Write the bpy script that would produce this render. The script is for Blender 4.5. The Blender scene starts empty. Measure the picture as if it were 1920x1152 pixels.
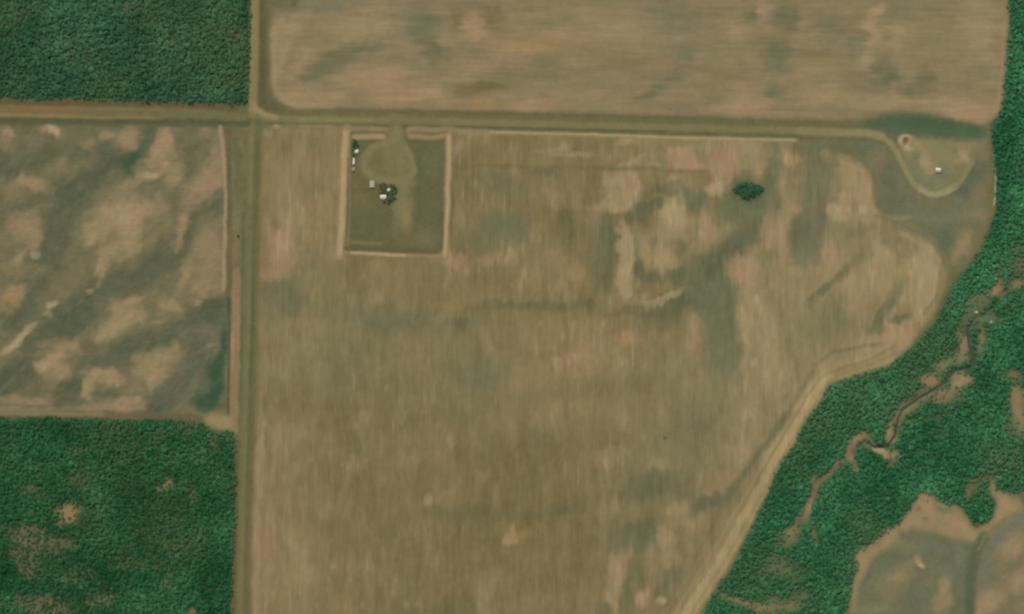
import bpy, math, random
import numpy as np
from mathutils import Vector, Matrix

# ------------------------------------------------------------------ camera, sky, sun, exposure
S = 0.75                      # metres of ground per unit of the survey grid (u east, v south)
scene = bpy.context.scene
C = scene.collection

def U(u, v, z=0.0):
    return ((u - 960.0) * S, (576.0 - v) * S, z)

cam_d = bpy.data.cameras.new('camera')
cam = bpy.data.objects.new('camera', cam_d); C.objects.link(cam)
ALT = 5000.0
cam.location = (0, 0, ALT)
cam.rotation_euler = (0, 0, 0)
cam_d.sensor_width = 36.0
cam_d.lens = 36.0 * ALT / (1920 * S)
cam_d.clip_start = 1.0
cam_d.clip_end = 60000.0
scene.camera = cam

SUN_AZ, SUN_EL = math.radians(-22), math.radians(57)      # azimuth from north, clockwise
w = bpy.data.worlds.new('World'); scene.world = w; w.use_nodes = True
nt = w.node_tree
sky = nt.nodes.new('ShaderNodeTexSky'); sky.sky_type = 'NISHITA'; sky.sun_disc = False
sky.sun_elevation = SUN_EL; sky.sun_rotation = SUN_AZ
sky.air_density = 1.2; sky.dust_density = 2.5
bg = nt.nodes['Background']; bg.inputs['Strength'].default_value = 0.15
nt.links.new(sky.outputs[0], bg.inputs['Color'])
sd = bpy.data.lights.new('sun', 'SUN'); sd.energy = 2.6; sd.angle = math.radians(0.6); sd.color = (1.0, 0.95, 0.86)
sun = bpy.data.objects.new('sun', sd); C.objects.link(sun)
sv = Vector((math.sin(SUN_AZ) * math.cos(SUN_EL), math.cos(SUN_AZ) * math.cos(SUN_EL), math.sin(SUN_EL)))
sun.rotation_euler = sv.to_track_quat('Z', 'Y').to_euler()
sun.location = (0, 0, 400)
scene.view_settings.view_transform = 'Standard'
scene.view_settings.look = 'None'
scene.view_settings.exposure = 0.0
scene.view_settings.gamma = 1.0
scene.cycles.max_bounces = 4
scene.cycles.diffuse_bounces = 3
scene.cycles.transparent_max_bounces = 4
scene.cycles.pixel_filter_type = 'BLACKMAN_HARRIS'
scene.cycles.filter_width = 2.3
KLIT = np.array([1.307, 1.330, 1.443])        # how brightly this daylight shows a level surface (measured)

# ------------------------------------------------------------------ the land: a survey grid
#PAINT-BEGIN
ST = 2.0
U0, U1, V0, V1 = -160.0, 2080.0, -160.0, 1312.0
NX = int((U1 - U0) / ST) + 1
NY = int((V1 - V0) / ST) + 1
us = U0 + np.arange(NX) * ST
vs = V0 + np.arange(NY) * ST
GU, GV = np.meshgrid(us, vs)
GU = GU.astype(np.float32); GV = GV.astype(np.float32)

def vnoise(cx, cy, seed, ang=0.0, X=None, Y=None):
    """smooth value noise in [-1,1], cells cx by cy units, turned by ang degrees"""
    X = GU if X is None else X; Y = GV if Y is None else Y
    rng = np.random.default_rng(seed)
    n = 256
    g = rng.uniform(-1, 1, (n, n)).astype(np.float32)
    a = math.radians(ang); c, s = math.cos(a), math.sin(a)
    x = (X * c + Y * s) / cx + 97.3; y = (-X * s + Y * c) / cy + 61.7
    xi = np.floor(x).astype(int); yi = np.floor(y).astype(int)
    fx = x - xi; fy = y - yi
    fx = fx * fx * (3 - 2 * fx); fy = fy * fy * (3 - 2 * fy)
    x0 = xi % n; x1 = (xi + 1) % n; y0 = yi % n; y1 = (yi + 1) % n
    return (g[y0, x0] * (1 - fx) + g[y0, x1] * fx) * (1 - fy) + (g[y1, x0] * (1 - fx) + g[y1, x1] * fx) * fy

def fbm(cx, cy, seed, octs=3, ang=0.0):
    out = 0; amp = 1.0; tot = 0
    for i in range(octs):
        out = out + amp * vnoise(cx / 2 ** i, cy / 2 ** i, seed + 31 * i, ang); tot += amp; amp *= 0.55
    return out / tot * 1.4

WU = fbm(34, 34, 5) * 9 + vnoise(9, 9, 7) * 3
WV = fbm(34, 34, 6) * 9 + vnoise(9, 14, 8) * 3

def box(x0, y0, x1, y1):
    i0 = max(0, int((x0 - U0) / ST)); i1 = min(NX, int((x1 - U0) / ST) + 2)
    j0 = max(0, int((y0 - V0) / ST)); j1 = min(NY, int((y1 - V0) / ST) + 2)
    return slice(j0, j1), slice(i0, i1)

def inside(poly, X, Y):
    m = np.zeros(X.shape, bool)
    n = len(poly)
    for k in range(n):
        xa, ya = poly[k]; xb, yb = poly[(k + 1) % n]
        if ya == yb: continue
        cond = ((Y >= min(ya, yb)) & (Y < max(ya, yb)))
        m ^= cond & (X < xa + (Y - ya) * (xb - xa) / (yb - ya))
    return m

def blur(a, r):
    """three passes of a box filter, r in units"""
    k = max(0, int(round(r / ST)))
    if k == 0: return a
    for _ in range(2):
        for ax in (0, 1):
            p = np.concatenate([np.repeat(np.take(a, [0], ax), k + 1, ax), a, np.repeat(np.take(a, [-1], ax), k, ax)], ax)
            cs = np.cumsum(p, ax, dtype=np.float64)
            n = a.shape[ax]
            hi = np.take(cs, np.arange(2 * k + 1, 2 * k + 1 + n), ax); lo = np.take(cs, np.arange(0, n), ax)
            a = ((hi - lo) / (2 * k + 1)).astype(np.float32)
    return a

def polymask(poly, soft=3, wob=0.0):
    xs = [p[0] for p in poly]; ys = [p[1] for p in poly]
    b = box(min(xs) - 30, min(ys) - 30, max(xs) + 30, max(ys) + 30)
    X, Y = GU[b] + wob * WU[b], GV[b] + wob * WV[b]
    return b, blur(inside(poly, X, Y).astype(np.float32), soft)

def linedist(pts, X, Y):
    d = np.full(X.shape, 1e9, np.float32)
    for (xa, ya), (xb, yb) in zip(pts[:-1], pts[1:]):
        dx, dy = xb - xa, yb - ya
        t = np.clip(((X - xa) * dx + (Y - ya) * dy) / (dx * dx + dy * dy), 0, 1)
        d = np.minimum(d, np.hypot(X - xa - t * dx, Y - ya - t * dy))
    return d

def sstep(a, b, x):
    t = np.clip((x - a) / (b - a), 0, 1)
    return t * t * (3 - 2 * t)

def linemask(pts, wid, soft=3, wob=0.0):
    xs = [p[0] for p in pts]; ys = [p[1] for p in pts]
    m = wid + 4 * soft + 30
    b = box(min(xs) - m, min(ys) - m, max(xs) + m, max(ys) + m)
    d = linedist(pts, GU[b] + wob * WU[b], GV[b] + wob * WV[b])
    return b, 1 - sstep(wid / 2 - soft, wid / 2 + soft, d)

COL = np.zeros((NY, NX, 3), np.float32)
def put(b, m, col, al=1.0):
    m = (m * al)[..., None]
    COL[b] = COL[b] * (1 - m) + np.array(col, np.float32) * m
def fill(poly, col, soft=3, al=1.0, wob=0.0):
    b, m = polymask(poly, soft, wob); put(b, m, col, al)
def stroke(pts, wid, col, soft=3, al=1.0, wob=0.15):
    b, m = linemask(pts, wid, soft, wob); put(b, m, col, al)

PAL = dict(a=(161,142,107), t=(149,131,96), p=(155,129,98), o=(153,126,84), m=(126,115,81), b=(114,102,67),
           g=(106,110,83), d=(86,96,73), k=(60,84,59), s=(111,113,93), w=(176,160,128), r=(140,108,82), e=(98,98,66), h=(120,118,84))
PAL_SOFT = dict(PAL, d=(97,99,72), s=(113,111,84), t=(153,134,98), p=(158,131,99), a=(163,144,107), k=(78,92,64), e=(106,100,66), g=(106,107,78), h=(125,119,84))
VFEATH = vnoise(5, 60, 91) * 7 + vnoise(10, 90, 92) * 6
UFEATH = vnoise(90, 5, 93) * 8 + vnoise(130, 10, 94) * 8
def blobs(text, fmask=None, warp=1.0, hard=0.2, pal=PAL, fu=None, fv=None, amul=1.08):
    for ln in text.strip().split(';'):
        q = ln.split()
        if len(q) < 7: continue
        x, y, rx, ry, an, al = float(q[0]), float(q[1]), float(q[2]), float(q[3]), float(q[4]), float(q[6])
        R = max(rx, ry) * 1.5 + 22
        b = box(x - R, y - R, x + R, y + R)
        a = math.radians(an); c, s = math.cos(a), math.sin(a)
        sc = min(1.0, min(rx, ry) / 14.0) * warp
        X = GU[b] - x + WU[b] * sc; Y = GV[b] - y + WV[b] * sc
        if fu is not None: X = X + fu[b] * min(1, rx / 16)
        if fv is not None: Y = Y + fv[b] * min(1, ry / 16)
        r = np.hypot((X * c + Y * s) / rx, (-X * s + Y * c) / ry)
        m = 1 - sstep(hard, 1.5, r)
        if fmask is not None: m = m * fmask[b]
        put(b, m, pal[q[5]], min(1, al * amul))
def full(poly, soft=3, wob=0.0):
    f = np.zeros((NY, NX), np.float32); b, m = polymask(poly, soft, wob); f[b] = m; return f

# --- outlines (u east, v south, in survey units)
B = -160; E = 2080; Z = 1312
NS_ROAD = [(481,-170),(479,0),(477,110),(474,215),(471,300),(469,384),(466,500),(463,640),(459,768),(454,960),(449,1152),(445,1320)]
EW_WEST = [(-170,206),(0,209),(150,212),(300,215),(474,219)]
EW_EAST = [(474,216),(500,221),(540,224),(700,226),(900,231),(1100,236),(1300,241),(1500,246),(1580,248),(1625,250),(1652,257)]
LOOP = [(1652,257),(1670,268),(1682,285),(1690,304),(1700,324),(1712,342),(1727,356),(1742,364),(1758,365),(1775,360),(1792,349),(1806,334),(1816,316),(1821,303)]
NORTH = [(512,30),(520,22),(560,18),(600,B),(1898,B),(1893,0),(1888,80),(1884,140),(1879,190),(1868,215),(1848,231),(1820,231),(1790,225),(1740,213),(1690,208),(1660,212),(1620,222),(1560,226),(1400,222),(1200,216),(1000,209),(800,205),(600,205),(560,204),(535,196),(516,180),(508,160),(506,80)]
WEST = [(B,236),(0,236),(200,234),(412,236),(420,300),(424,420),(424,545),(428,560),(428,700),(420,745),(402,768),(380,776),(0,770),(B,770)]
MAIN = [(488,240),(640,238),(860,243),(1100,252),(1300,258),(1480,265),(1530,272),(1560,280),(1602,299),(1628,318),(1640,350),(1646,390),(1670,412),(1725,424),(1752,448),(1772,478),(1779,505),(1771,545),(1742,598),(1704,642),(1655,682),(1600,697),(1560,712),(1533,745),(1505,795),(1465,858),(1420,950),(1375,1050),(1318,1140),(1250,Z),(458,Z),(466,1152),(472,950),(477,768),(482,560),(484,400)]
SE1 = [(1560,Z),(1588,1152),(1605,1095),(1628,1055),(1690,990),(1745,985),(1822,1014),(1838,1008),(1822,1050),(1814,1100),(1812,1152),(1800,Z)]
SE2 = [(1822,Z),(1824,1152),(1828,1080),(1838,1030),(1858,996),(1895,966),(1930,948),(E,930),(E,Z)]
YARD = [(652,252),(838,254),(832,474),(648,470)]
WOOD_NW = [(B,B),(472,B),(468,0),(467,120),(465,196),(400,192),(330,190),(160,184),(0,183),(B,182)]
WOOD_SW = [(B,784),(0,784),(250,787),(372,790),(392,806),(412,812),(440,806),(442,870),(440,960),(436,1060),(432,1152),(428,Z),(B,Z)]
WOOD_E = [(2080,-160),(1899,-160),(1895,0),(1890,80),(1885,160),(1877,205),(1862,238),(1864,300),(1868,395),(1856,438),(1836,474),(1808,508),(1782,545),(1757,598),(1716,646),(1660,690),(1604,704),(1562,720),(1536,755),(1504,806),(1466,870),(1424,958),(1378,1058),(1324,1140),(1262,1312),(1552,1312),(1580,1152),(1598,1095),(1606,1040),(1640,1010),(1680,982),(1702,948),(1728,918),(1752,930),(1768,944),(1806,950),(1822,978),(1848,978),(1862,958),(1852,934),(1862,916),(1892,924),(1920,918),(2080,900)]

COL[:] = (105,101,69)
n1 = fbm(60, 60, 11); n2 = fbm(14, 14, 12)
COL += (n1 * 6 + n2 * 4)[..., None] * np.array([1.0, .8, .6], np.float32)

# --- north field: stubble worked east-west
fN = full(NORTH, 3, .25); allb = (slice(None), slice(None))
put(allb, fN, (135,120,88))
blobs('''580 8 70 14 0 s .7;540 55 30 22 0 t .7;525 90 14 60 0 t .7;575 130 30 30 0 p .7;560 165 40 22 0 p .5;600 135 35 22 -35 d .5;655 98 45 20 -40 d .5;
700 70 30 20 -30 s .4;640 58 50 20 0 t .6;700 45 60 16 0 t .6;720 10 60 14 0 p .4;785 48 34 30 0 s .8;790 55 20 25 0 d .3;815 98 26 28 0 d .55;690 90 50 12 0 d .4;
888 48 24 26 20 p 1;880 68 30 10 0 p .8;920 35 22 28 0 b .5;850 35 14 24 0 b .5;840 75 20 10 0 t .6;990 85 54 14 0 o .8;1060 65 60 12 0 p .6;960 100 50 10 0 p .6;
590 185 70 14 0 p .8;760 178 90 20 0 p .9;680 150 60 22 0 p .6;905 192 46 11 0 o .8;1000 196 70 9 0 p .8;930 118 60 16 0 p .6;900 160 60 11 0 b .8;880 172 30 8 0 b .5;740 135 30 14 0 p .5;
1030 130 36 24 0 h .5;1030 40 60 22 0 h .6;1020 20 40 20 0 m .5;1180 60 80 40 0 t .35;1270 55 60 40 0 s .55;1250 20 60 18 0 s .5;1225 172 40 9 -30 g .7;1260 150 36 14 -30 g .6;1200 195 50 10 0 m .4;1150 110 60 20 0 m .3;
1295 100 22 12 0 s .6;1320 20 60 16 0 m .5;1475 36 26 30 0 d .6;1455 105 32 34 0 g .8;1410 25 18 14 0 g .6;1432 18 12 22 0 p .7;1388 62 22 24 0 t .7;1360 110 40 30 0 h .6;1402 185 44 28 0 p .85;1370 205 60 10 0 p .5;1450 172 18 16 0 g .7;1540 120 40 30 0 m .6;1610 90 20 24 0 s .6;
1590 35 30 24 0 m .5;1642 20 22 10 -35 p .9;1636 60 13 30 10 p .9;1625 110 12 18 0 t .6;1615 75 14 14 0 s .6;1656 130 23 28 0 d .65;1690 75 18 40 0 t .6;1728 152 24 22 0 d .5;1705 170 22 12 0 g .6;1680 20 30 24 0 g .5;1750 60 40 60 0 h .6;1832 40 40 50 0 t .6;1845 110 30 50 0 t .5;
1630 190 80 16 0 t .7;1530 150 40 40 0 t .4;1810 205 60 18 5 p .9;1760 195 50 12 0 t .6;1560 185 60 20 0 t .5;1840 130 14 30 0 h .5;1700 110 30 12 0 h .5;1560 60 30 40 0 g .4;1330 160 40 30 0 m .5;1100 180 60 16 0 t .3;840 205 200 6 0 p .5;540 205 20 8 0 m .8;530 190 16 12 0 m .8''', fN, .9, .35, PAL_SOFT, UFEATH, None, 1.15)
stroke([(1889,40),(1884,120),(1878,190),(1862,214),(1835,226)], 18, PAL['p'], 5, .8)
stroke([(530,32),(516,50),(513,100),(516,160),(530,186),(556,198),(620,200)], 9, (155,136,101), 4, .7)
stroke([(540,30),(580,28)], 14, (148,132,96), 6, .7)
stroke([(520,28),(560,22),(640,20)], 12, (104,104,82), 6, .5)
NN = fbm(110, 34, 24, 4)
put(allb, fN * np.clip(NN, 0, 1), (150,128,95), .4); put(allb, fN * np.clip(-NN, 0, 1), (118,112,84), .45)
ST_N = vnoise(160, 4.2, 21) * 2.0 + vnoise(70, 7, 22) * 3.0 + fbm(40, 14, 23) * 4.5
COL += (fN * ST_N)[..., None] * np.array([1, .88, .72], np.float32)

# --- west field: bare knolls and damp swales running to the north-east
fW = full(WEST, 3, .2)
put(allb, fW, (113,107,79))
for pts, wd, al in [([(150,300),(120,380),(100,450),(70,540),(20,600)], 46, .75), ([(395,380),(340,450),(270,515),(180,545),(110,600),(60,640)], 46, .7),
                    ([(428,560),(360,600),(300,650),(230,655),(160,690),(120,760)], 40, .8), ([(300,235),(250,290),(180,330),(140,370)], 36, .75), ([(380,690),(330,720),(290,765)], 40, .8),
                    ([(0,720),(60,680),(110,630),(160,590)], 46, .8), ([(0,300),(60,300),(110,280)], 40, .6), ([(20,240),(240,240),(320,232)], 10, .5), ([(365,240),(350,330),(320,380)], 18, .5), ([(0,410),(60,370),(110,350)], 30, .4)]:
    stroke(pts, wd, (83,89,66), 15, al * .95, .9)
PAL_W = dict(PAL, d=(82,88,65), s=(97,96,75), g=(98,104,76))
blobs('''96 244 24 14 10 p 1;98 246 14 8 0 w .5;12 246 16 14 0 p .8;6 268 10 14 0 p .5;205 252 16 10 0 p .7;240 262 20 16 -40 p .7;168 275 20 14 0 o .4;130 310 40 20 0 m .5;
313 266 17 34 15 p 1;300 300 24 24 20 p .8;290 330 28 10 -20 t .8;250 345 40 12 -35 t .55;283 330 12 5 0 w .5;395 335 26 34 20 p .75;365 365 26 26 30 p .6;330 330 18 30 10 t .7;410 300 12 40 0 p .5;385 250 24 10 0 p .4;
62 340 36 16 10 p .8;30 360 30 20 0 m .6;245 308 14 26 20 k .8;228 300 16 18 0 d .6;200 285 24 24 0 d .6;10 320 22 24 0 d .5;
215 410 52 34 -25 t .9;240 420 34 40 10 p .9;235 405 28 16 -20 a .7;175 440 34 16 -15 t .9;250 455 20 22 10 t .8;193 500 14 24 -15 t .8;205 470 30 16 0 t .7;185 455 14 14 0 m .6;210 440 16 10 0 m .6;265 400 20 24 15 p .7;300 390 20 26 20 p .5;
340 420 12 28 18 p .9;330 455 12 14 20 p .6;290 440 16 34 15 m .7;385 490 36 46 0 p .5;345 510 12 34 12 t .7;395 540 36 20 0 p .6;380 430 20 30 20 m .6;400 460 20 50 0 p .4;
48 425 32 26 0 p .6;55 450 24 22 -20 t .6;70 478 11 8 20 w .55;32 486 20 9 -45 t .8;20 505 24 20 0 m .6;60 510 30 20 0 m .5;20 562 30 16 -15 o .9;35 548 20 10 -20 p .7;10 585 20 8 0 m .6;
96 574 12 6 -45 w .6;90 590 8 8 0 t .5;230 600 40 26 -25 t .85;250 562 22 8 -15 p .9;215 580 14 16 0 t .7;255 590 24 20 0 p .6;195 630 22 10 -10 t .8;205 615 18 12 0 a .5;165 548 9 7 0 t .7;185 533 10 6 -40 t .5;
322 572 22 12 10 t .8;300 560 18 10 -15 m .6;375 565 8 6 0 w .4;340 555 10 10 0 m .6;315 590 30 10 0 m .6;300 605 14 5 0 t .4;
42 622 22 8 -40 a .9;14 652 18 7 -40 a .9;30 640 14 6 -40 w .5;60 610 14 6 -35 t .6;100 655 44 16 -10 m .6;98 668 24 14 -30 p .9;74 685 15 14 -20 a .8;110 695 24 18 0 p .8;130 650 30 12 0 p .5;90 640 30 8 -10 p .4;
190 700 34 16 0 p .9;170 722 14 22 10 t .9;210 705 18 14 0 p .7;190 740 30 8 0 d .4;165 745 12 12 0 t .7;240 755 30 12 0 p .8;210 768 60 8 0 p .7;
292 684 40 24 -20 t .75;300 700 26 16 -20 p .7;280 714 15 11 0 a .8;325 660 12 20 10 t .6;270 670 20 12 0 t .6;335 685 10 18 20 t .5;315 675 14 8 0 a .4;250 720 20 14 0 m .6;
45 748 56 9 0 p .6;60 768 90 6 0 t .5;20 745 20 8 0 m .5;110 745 18 12 0 d .6;130 725 26 18 0 d .6;40 715 40 24 0 d .5;
405 580 24 36 0 d .6;350 610 40 20 0 s .6;370 650 34 30 0 s .7;350 690 34 30 0 s .6;320 730 36 26 0 s .7;370 760 40 12 0 r .15;300 765 26 8 0 d .6;415 620 5 24 6 g .9;397 645 12 4 -10 t .5;
408 690 16 44 12 k .95;398 735 22 30 25 k .95;420 650 8 50 2 k .85;385 755 24 14 0 k .8;402 762 20 14 0 k .6''', fW, 1.2, .35, PAL_W, None, None, 1.12)
WN = fbm(26, 12, 35, 4, -45)
put(allb, fW * np.clip(WN, 0, 1), (146,125,92), .2); put(allb, fW * np.clip(-WN, 0, 1), (80,86,62), .18)
ST_W = fbm(22, 9, 33, 3, -38) * 5 + vnoise(10, 4, 34, -55) * 2.5
COL += (fW * ST_W)[..., None] * np.array([1, .88, .72], np.float32)

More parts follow.
